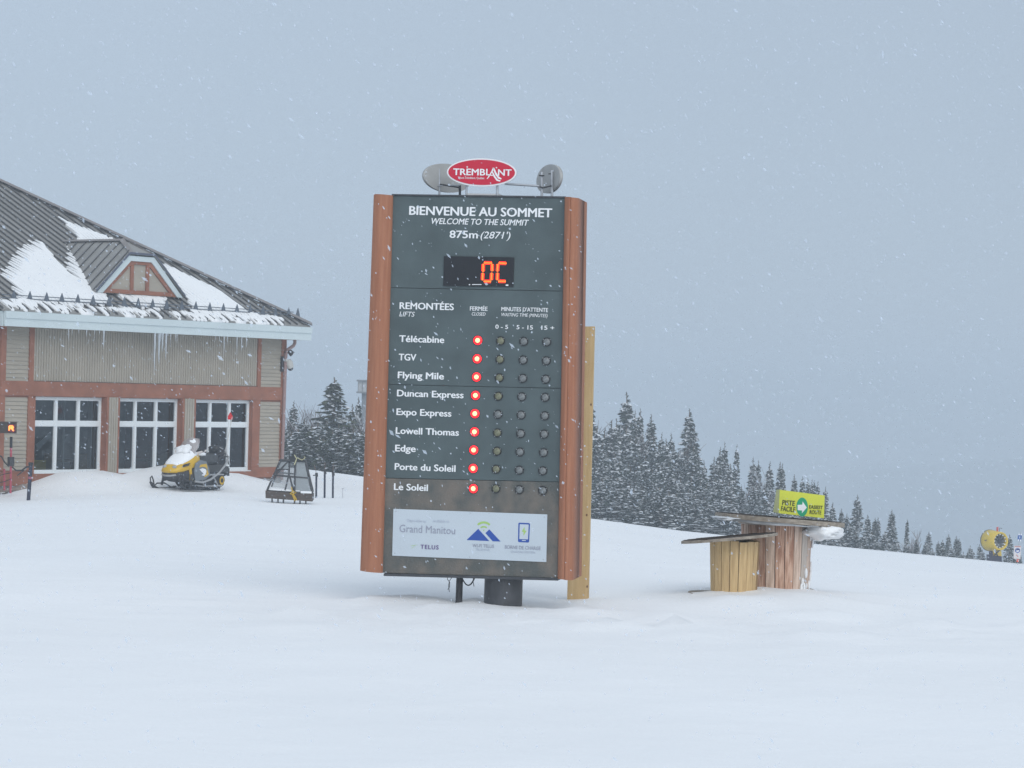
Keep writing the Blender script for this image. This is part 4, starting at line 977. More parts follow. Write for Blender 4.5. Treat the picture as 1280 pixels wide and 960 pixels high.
# ------------------------------------------------------------------ snowmobile
def snowmobile():
    p = at(241, 610, 66.3); s = .90
    o = thing('snowmobile', 'yellow and grey snowmobile with a snow covered hood parked in front of the lodge windows', 'snowmobile', (p.x, p.y, ground(p.x, p.y) + .05), radians(180 + 60))
    o.scale = (s, s, s * 1.13)
    yl = mat('sled_yellow', (.62, .38, .01), .35, .5, var=.05, scale=3); gy = mat('sled_grey', (.16, .18, .20), .4, .5); sil = mat('sled_silver', (.42, .42, .42), .35, .5, metal=.5)
    dk = mat('sled_dark', (.045, .045, .05), .6, .3, var=.3, scale=15)
    # x forward, y left (towards the camera), z up
    b = MB(); prof = [(-1.28, .20), (-1.20, .36), (-1.0, .42), (.25, .42), (.55, .30), (.60, .16), (.45, .05), (.2, 0), (-1.05, 0), (-1.22, .07)]
    b.prism([V((x, -.19, z)) for x, z in prof], (0, .38, 0)); tr = b.build('track', dk, o)
    b = MB()
    for i in range(26):
        x = -1.05 + i * .055; b.box(x, x + .02, -.185, .185, -.025, .0)
    b.build('track_lug', black, tr, kind='stuff')
    for y in (-.21, .20):
        b = MB()
        b.disc((-1.10, y, .19), (0, 1, 0), .11, 18, .02); w = b.build('idler_wheel', yl, tr)
        b = MB(); b.disc((-1.10, y + (.021 if y > 0 else -.004), .19), (0, 1, 0), .06, 12, .008); b.build('hub', black, w)
    for x in (-.75, -.35, .05):
        b = MB(); b.disc((x, .2, .10), (0, 1, 0), .07, 12, .02); b.build('bogie_wheel', dk, tr)
    b = MB(); b.tube([(-1.12, .215, .06), (-.2, .215, .06), (.35, .215, .1), (.5, .215, .22)], .022, 6); b.tube([(-.9, .21, .08), (-.65, .21, .34)], .025, 6); b.tube([(-.25, .21, .08), (-.05, .21, .36)], .025, 6); b.build('rail', sil, tr)
    b = MB(); b.prism([V((x, -.235, z)) for x, z in ((-1.35, .36), (-1.38, .5), (-1.2, .60), (.3, .60), (.3, .44), (-1.2, .40))], (0, .47, 0)); b.build('tunnel', mat('tunnel_grey', (.06, .06, .06), .45, .5, metal=.3), o)
    b = MB(); b.prism([V((x, y, .34)) for x, y in ((-.95, .235), (.4, .235), (.4, .47), (-.1, .47), (-.95, .40))], (0, 0, .03)); b.prism([V((x, -y, .34)) for x, y in ((-.95, .235), (.4, .235), (.4, .47), (-.1, .47), (-.95, .40))], (0, 0, .03)); b.build('running_board', sil, o)
    # silver side rail sweeping up to the rear
    for sg in (1, -1):
        b = MB(); b.tube([(.55, .47 * sg, .20), (.2, .49 * sg, .17), (-.2, .48 * sg, .24), (-.65, .44 * sg, .40), (-1.0, .38 * sg, .58), (-1.3, .28 * sg, .76), (-1.42, .2 * sg, .80)], .028, 8); b.build('grab_rail', sil, o)
    # belly pan, hood
    def sect(x, w, z0, z1, n=14, pw=.6):
        r = []
        for i in range(n):
            a = 2 * pi * i / n; cy, sz = cos(a), sin(a)
            r.append(V((x, w * abs(cy) ** pw * (1 if cy > 0 else -1), (z0 + z1) / 2 + (z1 - z0) / 2 * abs(sz) ** pw * (1 if sz > 0 else -1))))
        return r
    b = MB(); b.loft([sect(1.16, .13, .34, .44), sect(1.08, .30, .24, .50), sect(.8, .40, .17, .58), (sect(.35, .44, .15, .62)), sect(.05, .36, .2, .6)]); b.build('belly_pan', dk, o)
    def top(x, w, zb, zc, n=13):       # arched hood section
        return [V((x, w * cos(pi * i / (n - 1)), zb + (zc - zb) * sin(pi * i / (n - 1)) ** .8)) for i in range(n)] + [V((x - .02, -w * .9, zb - .03)), V((x - .02, w * .9, zb - .03))]
    b = MB(); b.loft([top(1.20, .14, .44, .47), top(1.14, .27, .44, .56), top(.95, .38, .47, .70), top(.7, .43, .52, .83), top(.42, .44, .60, .93), top(.18, .38, .64, .95), top(.05, .26, .68, .90)]); b.build('hood', yl, o)
    b = MB(); b.loft([top(1.05, .20, .585, .645), top(.92, .31, .61, .75), top(.7, .36, .67, .885), top(.45, .36, .74, .99), (top(.25, .30, .80, 1.03)), top(.12, .2, .84, 1.0)]); b.build('hood_snow', SNOW, o)
    b = MB(); b.prism([V((1.0, .355, .56)), V((.8, .43, .60)), V((.72, .43, .67)), V((.93, .36, .63))], (0, .012, 0)); b.build('hood_vent', black, o)
    b = MB(); b.ball((1.11, .17, .56), .075, 10, 6, (.6, 1, .6)); b.ball((1.11, -.17, .56), .075, 10, 6, (.6, 1, .6)); b.build('headlight', mat('lamp_glass', (.35, .37, .40), .15, .6), o)
    b = MB(); b.tube([(1.14, -.24, .36), (1.20, -.1, .34), (1.21, .1, .34), (1.14, .25, .36)], .025, 8); b.build('nose_bumper', sil, o)
    # grey side panel with the decal, both sides
    for sg in (1, -1):
        b = MB(); pts = [(.50, .20), (.58, .45), (.50, .66), (.28, .74), (.02, .70), (-.12, .52), (-.18, .34), (.05, .24)]
        b.prism([V((x, .445 * sg, z)) for x, z in pts], (0, .03 * sg, 0)); sp_ = b.build('side_panel', gy, o)
        b = MB(); y = .477 * sg
        b.prism([V((x, y, z)) for x, z in ((.36, .55), (.30, .62), (.02, .64), (-.02, .58), (-.04, .50), (.08, .56), (.22, .57))], (0, .004 * sg, 0))
        b.prism([V((x, y, z)) for x, z in ((-.02, .50), (-.10, .38), (-.02, .33), (.12, .30), (.06, .36), (.03, .42))], (0, .004 * sg, 0)); b.build('decal', yl, sp_)
        b = MB(); b.prism([V((x, y, z)) for x, z in ((.34, .50), (.20, .53), (.04, .50), (-.02, .40), (.10, .34), (.24, .35), (.14, .40), (.22, .43))], (0, .004 * sg, 0)); b.build('decal', white_p, sp_)
        b = MB(); b.tube([(.62, .40 * sg, .22), (.70, .40 * sg, .60)], .05, 10); b.build('shock', yl, o)
        # ski, spindle, arms
        ys = .52 * sg
        b = MB(); ring = []
        for x, z, w in ((.15, .03, .05), (.3, .0, .065), (.75, -.005, .075), (1.0, .0, .075), (1.18, .05, .07), (1.29, .15, .05)):
            ring.append([V((x, ys - w, z)), V((x, ys + w, z)), V((x, ys + w, z + .022)), V((x, ys - w, z + .022))])
        b.loft(ring, False); b.tube([(1.29, ys, .16), (1.31, ys, .27), (1.24, ys, .31), (1.18, ys, .22), (1.12, ys, .06)], .02, 7); b.tube([(.35, ys, .02), (.65, ys, .13), (1.0, ys, .13), (1.2, ys, .02)], .018, 6); b.build('ski', dk, o)
        b = MB(); b.tube([(.78, ys, .08), (.72, ys - .03 * sg, .38)], .035, 8); b.tube([(.72, ys - .03 * sg, .2), (.5, .3 * sg, .26)], .02, 6); b.tube([(.74, ys - .03 * sg, .2), (.95, .2 * sg, .28)], .02, 6); b.build('suspension_arm', blackm, o)
    # windshield with snow, console, handlebar
    shield = mat('windshield', (.42, .38, .38), .3, .5, alpha=.5)
    b = MB(); rings = []
    for x, w, z in ((.50, .30, .90), (.36, .33, 1.06), (.22, .30, 1.22), (.12, .20, 1.30)):
        rings.append([V((x - .10 * (abs(t) ** 2), w * t, z - .03 * abs(t))) for t in np.linspace(-1, 1, 9)] + [V((x - .012 - .10 * (abs(t) ** 2), w * t, z - .03 * abs(t))) for t in np.linspace(1, -1, 9)])
    b.loft(rings); b.build('windshield', shield, o)
    q = lumpy(.14, .20, .16, 2, .3, 12, 8).build('shield_snow', SNOW, o); q.location = (.12, .05, 1.10)
    q = lumpy(.24, .24, .10, 6, .55, 14, 10).build('shield_snow', SNOW, o); q.location = (.48, .0, .97); q.rotation_euler = (0, .5, 0)
    b = MB(); b.tube([(.08, -.36, .98), (.02, -.12, .97), (.02, .12, .97), (.08, .36, .98)], .022, 8); b.tube([(.2, 0, .85), (.02, 0, .98)], .035, 8); b.ball((.08, .40, .98), .04, 8, 6); b.build('handlebar', black, o)
    b = MB(); b.loft([sect(.22, .2, .7, .9), sect(.05, .18, .68, .92), sect(-.1, .15, .66, .84)]); b.build('console', yl, o)
    b = MB(); b.prism([V((x, y, z)) for x, y, z in ((.25, .30, .88), (-.05, .42, .96), (-.02, .44, 1.0), (.28, .30, .93))], (.03, .0, -.02)); b.build('mirror', mat('mirror_pale', (.6, .55, .53), .4), o)
    b = MB(); b.loft([sect(.0, .14, .60, .78), sect(-.15, .18, .60, .84), sect(-.5, .20, .60, .84), (sect(-.85, .20, .60, .92)), sect(-.95, .18, .60, .88)]); b.build('seat', mat('seat_dark', (.06, .065, .07), .6, var=.2, scale=9), o)
    q = lumpy(.26, .17, .055, 5, .3, 12, 8).build('seat_snow', SNOW, o); q.location = (-.22, .03, .86)
    # rear rack with dark gear
    b = MB()
    for y in (-.2, .2): b.tube([(-.9, y, .62), (-1.0, y, .80), (-1.38, y, .80), (-1.42, y, .60)], .018, 6)
    for x in (-1.05, -1.2, -1.35): b.tube([(x, -.2, .80), (x, .2, .80)], .014, 6)
    b.build('rear_rack', blackm, o)
    q = lumpy(.27, .24, .15, 12, .4, 14, 10).build('gear_bag', dk, o); q.location = (-1.10, 0, .93)
    q = lumpy(.14, .2, .10, 15, .5, 12, 8).build('gear_bag', black, o); q.location = (-.85, .08, 1.0)
    b = MB(); b.tube([(-.75, .16, .95), (-.8, .2, 1.05), (-1.0, .2, 1.04), (-1.25, .2, .95), (-1.34, .22, .82)], .014, 6); b.build('strap', sil, o)
    b = MB(); b.box(-1.52, -1.30, -.17, .17, .30, .50); b.box(-1.44, -1.36, -.2, .2, .50, .55); b.build('snow_flap', black, o)
    b = MB(); b.tube([(-1.32, .1, .78), (-1.50, .10, 1.25), (-1.74, .06, 1.84)], .011, 5); b.build('flag_whip', mat('whip', (.55, .55, .52), .5), o)
    b = MB(); b.prism([V((-1.74, .07, 1.76)), V((-1.74, .08, 1.84)), V((-1.74, -.01, 1.95)), V((-1.76, -.11, 1.84)), V((-1.74, -.09, 1.75))], (.012, .0, 0)); b.build('safety_flag', mat('flag_red', (.75, .02, .03), .5, emit=0), o)
snowmobile()

# ------------------------------------------------------------------ steel rescue-type rack on runners
def rack():
    Y = 62.0; p = at(361, 629.5, Y); k = Y / F
    o = thing('towing_rack', 'black steel pyramid rack on a wooden box base with yellow rope, by the lodge corner', 'rack', (p.x, p.y, p.z), 0)
    def L(zx, zy, y=0):
        q = at(309 + zx / 9.14, 550 + zy / 9.14, Y); return V((q.x - p.x, y, q.z - p.z))
    dkw = wood('rack_board', (.11, .085, .07), (.055, .045, .04), (1, 6, 6), 4)
    D = .45
    tb = lambda pts, r=.022, nm='frame_bar', m=blackm: MB().tube(pts, r, 5, True, False).build(nm, m, o)
    b = MB(); b.prism([L(208, 578), L(748, 622), L(745, 704), L(210, 664)], (0, .04, 0)); b.build('side_board', dkw, o)
    b = MB(); b.prism([L(225, 570, D), L(745, 612, D), L(745, 690, D), L(225, 650, D)], (0, .04, 0)); b.build('side_board', dkw, o)
    b = MB(); b.prism([L(208, 578, .04), L(210, 664, .04), L(225, 655, D), L(225, 572, D)], (.03, 0, 0)); b.prism([L(744, 622, .04), L(742, 704, .04), L(742, 692, D), L(742, 614, D)], (-.03, 0, 0)); b.build('end_board', dkw, o)
    b = MB(); b.prism([L(215, 640, .04), L(742, 684, .04), L(740, 676, D), L(226, 636, D)], (0, 0, .02)); b.build('floor_board', dkw, o)
    # front frame
    tb([L(228, 575, .02), L(368, 238, .30)], .028); tb([L(745, 612, .02), L(655, 240, .30)], .028)
    tb([L(358, 234, .3), L(658, 240, .3)], .035); tb([L(305, 402, .17), L(700, 440, .17)], .026)
    tb([L(540, 600, .02), L(540, 240, .3)], .026); tb([L(460, 245, .32), L(305, 410, .18)], .024); tb([L(472, 250, .32), L(468, 395, .18), L(430, 575, .05)], .022); tb([L(472, 400, .18), L(530, 595, .03)], .022); tb([L(330, 335, .22), L(468, 340, .24)], .018)
    # rear frame
    tb([L(250, 565, D), L(380, 236, .50)], .024); tb([L(738, 600, D), L(650, 240, .50)], .024); tb([L(368, 236, .5), L(655, 240, .5)], .03); tb([L(310, 380, .62), L(690, 410, .62)], .02)
    tb([L(365, 236, .3), L(370, 236, .5)], .03); tb([L(655, 240, .3), L(655, 240, .5)], .03)
    meshm = mat('mesh_panel', (.30, .33, .35), .6, .3, alpha=.75)
    b = MB(); b.prism([L(552, 250, .295), L(650, 255, .295), L(722, 590, .045), L(548, 590, .045)], (0, .004, 0)); b.build('mesh_panel', meshm, o)
    b = MB(); b.prism([L(378, 250, .30), L(455, 250, .30), L(455, 330, .25), L(340, 330, .25)], (0, .004, 0)); b.build('mesh_panel', meshm, o)
    b = MB(); b.prism([L(245, 555, D - .02), L(370, 250, .49), L(640, 255, .49), L(725, 590, D - .02)], (0, .004, 0)); b.build('mesh_panel', mat('mesh_panel_rear', (.45, .48, .5), .6, .3, alpha=.35), o)
    # coupling gear on top
    for x0, y0, x1, y1, d0, d1 in ((460, 190, 560, 236, .28, .52), (505, 112, 540, 195, .36, .44), (570, 118, 598, 200, .34, .42), (460, 135, 475, 190, .36, .40), (480, 205, 648, 250, .26, .3), (555, 165, 600, 190, .36, .4)):
        b = MB(); A, B_ = L(x0, y1, d0), L(x1, y0, d0); b.box(A.x, B_.x, d0, d1, A.z, B_.z); b.build('coupling_block', black, o)
    # legs and runners
    for zx, za, zb in ((283, 670, 722), (350, 676, 728), (413, 680, 728), (540, 690, 742), (602, 695, 742), (668, 698, 745)):
        b = MB(); A, B_ = L(zx - 9, zb, .03), L(zx + 9, za, .03); b.box(A.x, B_.x, .0, .05, A.z - .04, B_.z); b.build('leg', blackm, o)
    tb([L(235, 724, .02), L(440, 732, .02)], .02, 'runner'); tb([L(560, 738, .02), L(680, 744, .02)], .018, 'runner')
    # snow on the base and the rope
    b = MB(); b.prism([L(240, 572, .05), L(600, 596, .05), L(600, 590, D - .05), L(250, 560, D - .05)], (0, 0, .04)); b.prism([L(610, 608, .01), L(735, 612, .01), L(735, 604, .5), L(610, 600, .5)], (0, 0, .05)); b.build('snow_cover', SNOW, o)
    b = MB(); b.prism([L(660, 590, .3), L(675, 480, .3), L(690, 590, .3)], (0, .02, 0)); b.build('snow_cover', SNOW, o)
    yr = mat('rope_yellow', (.55, .36, .04), .6); r = .011
    b = MB(); b.tube([L(530, 172, .2), L(555, 215, .22), L(545, 250, .2), L(530, 285, .18)], r * 1.3, 5); b.tube([L(560, 205, .2), L(620, 232, .2), L(655, 205, .22), L(640, 190, .22)], r, 5); b.build('rope_end', mat('rope_pale', (.50, .48, .30), .6), o)
    b = MB()
    for pts in ([(505, 535), (520, 600), (560, 690), (545, 700), (515, 620)], [(490, 615), (520, 590), (560, 600), (520, 625), (490, 612)], [(520, 580), (535, 640), (540, 690)], [(510, 570), (540, 590), (505, 600)], [(528, 620), (555, 660), (565, 690)]):
        b.tube([L(x, y, -.02) for x, y in pts], r * 1.2, 5)
    b.build('rope_knot', yr, o)
rack()

# three posts and a small marker
for u, vt, vb, lab, arm in ((395.5, 592, 614, 'leftmost of three dark posts in the snow, with a short stub arm', 1), (406, 588, 613.5, 'middle of three dark posts in the snow, topped with a bent arm', 2), (416.3, 590.5, 613.5, 'rightmost and plainest of the three dark posts in the snow', 0)):
    Y = 66.0; pb = at(u, vb, Y); pt = at(u, vt, Y); o = thing('marker_post', lab, 'post', pb, 0, 'dark posts in the snow right of the towing rack'); h = (pt - pb).z
    zg = ground(pb.x, pb.y) - pb.z
    b = MB(); b.tube([(0, 0, min(zg, 0) - .1), ((pt - pb).x, 0, h)], .026, 8); b.build('post', navy, o)
    b = MB(); b.tube([(0, 0, h * .82), ((pt - pb).x, 0, h + .02)], .036, 8); b.build('post_cap', blackm, o)
    b = MB(); b.tube([((pt - pb).x, 0, h), ((pt - pb).x - (.06 if arm == 1 else 0), 0, h + .22)], .007, 5); b.build('wire', mat('wire_brown', (.22, .16, .14), .6), o)
    if arm == 1: b = MB(); b.tube([(-.10, 0, h - .05), (.02, 0, h - .03)], .014, 5); b.build('arm', blackm, o)
    if arm == 2: b = MB(); b.tube([(-.10, 0, h - .01), (.0, 0, h + .0)], .026, 6); b.build('arm', blackm, o)
pb = at(428.5, 613.5, 66); o = thing('snow_stake', 'tiny grey T shaped stake poking out of the snow right of the three posts', 'stake', pb)
b = MB(); b.tube([(0, 0, -.2), (0, 0, .06)], .007, 5); b.tube([(-.035, 0, .055), (.035, 0, .06)], .011, 5); b.build('stake', galv, o)

# ------------------------------------------------------------------ snow gun and trail board at the right edge
def snow_gun():
    Y = 113.0; k = Y / F; c = at(1245, 676, Y); o = thing('snow_gun', 'yellow fan snow gun on the right ridge with a round black fan', 'snow gun', c)
    az_ = radians(24); ax = V((sin(az_), -cos(az_), .02)).normalized(); px = k
    yl = mat('gun_yellow', (.66, .47, .04), .45, .4, var=.05, scale=2)
    a = ax.orthogonal().normalized(); 
    def R(t, r, n=28):
        sx_ = V((0, 0, 1)).cross(ax).normalized(); sz_ = ax.cross(sx_)
        return [ax * t + sx_ * r * cos(2 * pi * j / n) + sz_ * r * sin(2 * pi * j / n) for j in range(n)]
    b = MB(); b.loft([R(-.50, 12.6 * px), R(-.47, 13.3 * px), R(-.1, 12.4 * px), R(.35, 11.4 * px), R(.36, 9.6 * px), R(.1, 9.2 * px)], True, False); b.add(R(-.48, 12.5 * px), [list(range(28))]); b.build('barrel', yl, o)
    b = MB(); b.loft([R(-.52, 12.7 * px), R(-.52, 13.6 * px), R(-.46, 13.6 * px)], True, False); b.build('rim', mat('gun_rim', (.12, .10, .05), .5), o)
    b = MB(); b.add(R(.14, 9.3 * px), [list(range(28))[::-1]]); b.tube([ax * .14, ax * .30], 2.8 * px, 12); b.build('fan_housing', black, o)
    for j in range(8):
        an = 2 * pi * j / 8; sx_ = V((0, 0, 1)).cross(ax).normalized(); sz_ = ax.cross(sx_); d = sx_ * cos(an) + sz_ * sin(an); e = -sx_ * sin(an) + sz_ * cos(an)
        b = MB(); b.prism([d * 2.5 * px + ax * .18 - e * .04, d * 8.2 * px + ax * .16 - e * .08, d * 8.2 * px + ax * .24 + e * .06, d * 2.5 * px + ax * .24 + e * .03], ax * .012); b.build('fan_blade', mat('blade_grey', (.12, .13, .14), .4, .5), o)
    nzm = MB(); nzm.ball((0, 0, 0), .036, 8, 6); nzm = nzm.mesh('nozzle', mat('nozzle_white', (.72, .74, .74), .4))
    for j in range(12):
        an = 2 * pi * j / 12; sx_ = V((0, 0, 1)).cross(ax).normalized(); sz_ = ax.cross(sx_)
        inst('nozzle', nzm, o, (sx_ * cos(an) + sz_ * sin(an)) * 8.3 * px + ax * .30)
    L = lambda zx, zy, y=0: V(((1180 + zx / 12.8 - 1245) * px, y, -(640 + zy / 12.8 - 676) * px))
    b = MB(); b.prism([L(760, 575, -.2), L(900, 575, -.2), L(915, 700, -.2), L(775, 700, -.2)], (0, .4, 0)); b.build('yoke', yl, o)
    b = MB(); b.tube([L(790, 690, -.25), L(890, 590, -.25)], .03, 6); b.tube([L(800, 600, -.24), L(850, 700, -.24)], .025, 6); b.build('yoke_brace', blackm, o)
    b = MB(); b.prism([L(715, 690, -.35), L(908, 700, -.35), L(908, 800, -.35), L(720, 800, -.35)], (0, .8, 0)); b.tube([L(745, 690, -.3), L(730, 620, -.3)], .09, 8); b.build('base', mat('gun_base', (.03, .03, .055), .6), o)
    b = MB(); b.box(*[v * 1 for v in (L(660, 0).x, L(700, 0).x, -.05, .1, L(0, 480).z, L(0, 445).z)]); b.build('junction_box', mat('box_pale', (.45, .33, .25), .5), o)
    b = MB(); b.tube([L(850, 315), L(850, 240)], .045, 8); b.build('beacon', mat('beacon_red', (.55, .08, .07), .4), o)
    b = MB(); b.tube([L(880, 320), L(885, 255), L(925, 260)], .014, 5); b.build('sensor_arm', blackm, o)
    b = MB(); b.tube([L(640, 455, -.1), L(690, 450, -.1)], .02, 5); b.build('handle', blackm, o)
snow_gun()
def trail_board():
    Y = 100.0; c = at(1271.5, 702, Y); k = Y / F
    o = thing('trail_board', 'narrow white notice with a blue emblem and small blue sign above, on a pole', 'sign', c)
    L = lambda zx, zy, y=0: V(((1180 + zx / 12.8 - 1271.5) * k, y, -(640 + zy / 12.8 - 702) * k))
    b = MB(); b.tube([L(1180, 860, .03), L(1190, 540, .03), L(1212, 330, .03)], .012, 6); b.build('pole', galv, o)
    def pg(name, pts, y, m, th=.012): b = MB(); b.prism([L(x, z, y) for x, z in pts], (0, th, 0)); return b.build(name, m, o)
    pg('notice', ((1118, 540), (1228, 540), (1222, 752), (1112, 748)), 0, mat('notice_white', (.66, .62, .62), .5), .02)
    el = lambda cx, cy, rx, ry: [(cx + rx * cos(2 * pi * i / 20), cy + ry * sin(2 * pi * i / 20)) for i in range(20)]
    pg('emblem', el(1173, 615, 42, 38), -.004, blue_p, .003); pg('emblem', el(1173, 600, 32, 9), -.008, mat('ink', (.05, .05, .09), .5), .003)
    pg('emblem', ((1145, 618), (1200, 612), (1195, 632), (1160, 640)), -.008, white_p, .003)
    pg('red_header', ((1125, 546), (1222, 546), (1222, 560), (1125, 560)), -.004, mat('notice_red', (.5, .2, .2), .5), .003)
    pg('arrow', ((1150, 690), (1162, 680), (1190, 715), (1180, 722)), -.004, MATS['notice_red'], .003)
    pg('upper_sign', ((1175, 350), (1240, 350), (1230, 465), (1165, 462)), .0, mat('sign_blue', (.03, .10, .33), .5), .015)
    for x, z in ((1190, 360), (1224, 360), (1180, 450), (1216, 452)): pg('reflector', ((x - 11, z - 12), (x + 11, z - 12), (x + 11, z + 12), (x - 11, z + 12)), -.004, white_p, .003)
    pg('arrow', ((1203, 390), (1212, 402), (1206, 402), (1204, 424), (1197, 424), (1199, 402), (1193, 402)), -.004, white_p, .003)
    b = MB(); b.tube([L(1180, 755), L(1178, 800)], .05, 10); b.build('pole_cap', mat('cap_orange', (.75, .10, .03), .5), o)
trail_board()

# ------------------------------------------------------------------ trees
bark = mat('bark', (.12, .085, .065), .9, .1, var=.3, scale=10); needle = [mat('needles', (.058, .075, .060), .8, .1, c2=(.030, .042, .036), scale=3), mat('needles_olive', (.075, .085, .045), .8, .1, c2=(.03, .04, .025), scale=3)]
twig = mat('bare_twigs', (.15, .12, .12), .9, .1, var=.3, scale=6)
SNT = mat('snow_on_branches', (.68, .71, .75), .8, .1)
def spruce_meshes(seed, H=10.0, Rm=1.75, snow=.55, nm=0, dens=1.0, gappy=.12):
    rnd = random.Random(seed); tr = MB(); cr_ = MB(); sn_ = MB()
    lean = rnd.uniform(-.15, .15)
    tr.tube([(0, 0, -.8), (lean * .3, 0, H * .4), (lean, 0, H)], [.17, .11, .012], 7)
    z = H * .06
    while z < H - .42:
        t = z / H; R = Rm * (1 - t) ** 1.12 * 1.08; cx = lean * t
        nb = max(4, int((9 if t < .6 else 7) * dens)); a0 = rnd.uniform(0, 6.28)
        for i in range(nb):
            if rnd.random() < gappy: continue
            a = a0 + 2 * pi * i / nb + rnd.uniform(-.25, .25); L = R * rnd.uniform(.62, 1.18); dr = rnd.uniform(.25, .5) * (1.0 if t < .8 else .2) - (.35 if t > .88 else 0)
            d = V((cos(a), sin(a), 0)); s = V((-sin(a), cos(a), 0)); n = max(2, int(L / .17)); zz = z + rnd.uniform(-.08, .08)
            for k in range(n):
                f = (k + .6) / n
                if f < .12 and R > .5: continue
                p = V((cx, 0, zz)) + d * (L * f) + V((0, 0, -dr * L * f + .16 * L * f * f))
                w = (.20 * (1 - .5 * f) + .04) * (1 if L > .6 else .35 + .5 * L) * rnd.uniform(.8, 1.2)
                for sg in (-1, 1):
                    q = p + s * sg * w * rnd.uniform(.9, 1.7) + d * rnd.uniform(.02, .14) + V((0, 0, -rnd.uniform(.03, .15)))
                    e = d * .075 + V((0, 0, -.02))
                    cr_.add([p - e, p + e, q + e * .5, q - e * .7 + V((0, 0, -.05))], [(0, 1, 2, 3)])
                    if rnd.random() < snow * .8:
                        h = V((0, 0, .022)); e = e * 1.25; sn_.add([p - e + h, p + e + h, q + e * .6 + h, q - e * .8 + h], [(0, 1, 2, 3)])
                if rnd.random() < .6:
                    g = V((0, 0, -rnd.uniform(.08, .2))); cr_.add([p - d * .08, p + d * .08, p + d * .05 + g, p - d * .04 + g], [(0, 1, 2, 3)])
        z += (.27 if t < .6 else .20) * rnd.uniform(.8, 1.2) * (.75 if t > .85 else 1)
    # leader
    for k in range(14):
        a = rnd.uniform(0, 6.28); p = V((lean, 0, H - .05 * k)); q = p + V((cos(a) * .03 * (1 + k * .35), sin(a) * .03 * (1 + k * .35), .04)); cr_.add([p, p + V((0, 0, .06)), q + V((0, 0, .03)), q], [(0, 1, 2, 3)])
    return tr.mesh('trunk', bark), cr_.mesh('crown', needle[nm]), sn_.mesh('snow_cover', SNT), H
def bare_meshes(seed, H=8.0):
    rnd = random.Random(seed); b = MB(); s_ = MB()
    def grow(p, d, L, r, lv):
        pts = [p]; q = p
        for i in range(3): d = (d + V((rnd.uniform(-.12, .12), rnd.uniform(-.12, .12), .05))).normalized(); q = q + d * L / 3; pts.append(q)
        b.tube(pts, [r, r * .8, r * .6, r * .42], 5 if lv < 2 else 3, False)
        if lv > 1 and rnd.random() < .35: s_.tube([x + V((0, 0, r * .8)) for x in pts], r * .9, 3, False)
        if lv >= 4: return
        for k in range(4 if lv < 3 else 3):
            f = rnd.uniform(.3, 1); pp = pts[min(3, int(f * 3))]; a = rnd.uniform(0, 6.28); sp_ = rnd.uniform(.35, .8)
            grow(pp, (d + V((cos(a), sin(a), .15)) * sp_).normalized(), L * rnd.uniform(.5, .7), r * .6, lv + 1)
    grow(V((0, 0, -.5)), V((0, 0, 1)), H * .5, .075, 0)
    me = b.mesh('trunk', twig); zs = max(v[2] for v in b.v); return me, s_.mesh('snow_cover', SNT), zs
SPR = [spruce_meshes(1, snow=.62), spruce_meshes(2, Rm=1.45, snow=.5), spruce_meshes(3, Rm=2.0, snow=.62, gappy=.2), spruce_meshes(4, Rm=1.2, snow=.35, gappy=.1), spruce_meshes(5, Rm=1.7, snow=.72, gappy=.25)]
SPL = [spruce_meshes(11, Rm=2.3, snow=.28, nm=1, gappy=.15), spruce_meshes(12, Rm=2.1, snow=.4, nm=1, gappy=.25)]
BARE = [bare_meshes(21), bare_meshes(22), bare_meshes(23)]
rt_ = random.Random(77)
def tree(u, v, Y, kind, name, lab, grp=None, wide=1.0, minh=3.0):
    p = at(u, v, Y); g = ground(p.x, p.y) - .1; h = max(minh, p.z - g); top = p.z
    o = thing(name, lab, 'tree', (p.x, p.y, top - h), rt_.uniform(0, 6.28), grp)
    if len(kind) == 4:
        tr, cr_, sn_, H = kind; s = h / H; sxy = min(max(s, .72), 1.2) * wide * 1.2
        for nm, me in (('trunk', tr), ('crown', cr_), ('snow_cover', sn_)):
            q = inst(nm, me, o); q.scale = (sxy, sxy, s)
            if nm == 'snow_cover': q['kind'] = 'stuff'
    else:
        tr, sn_, H = kind; s = h / H
        for nm, me in (('trunk', tr), ('snow_cover', sn_)):
            q = inst(nm, me, o); q.scale = (s, s, s)
            if nm == 'snow_cover': q['kind'] = 'stuff'
Z6 = lambda x, y: (730 + x / 6.4, 480 + y / 6.4)
Z7 = lambda x, y: (900 + x / 6.4, 540 + y / 6.4)
Z8 = lambda x, y: (1080 + x / 6.4, 610 + y / 6.4)
S = SPR
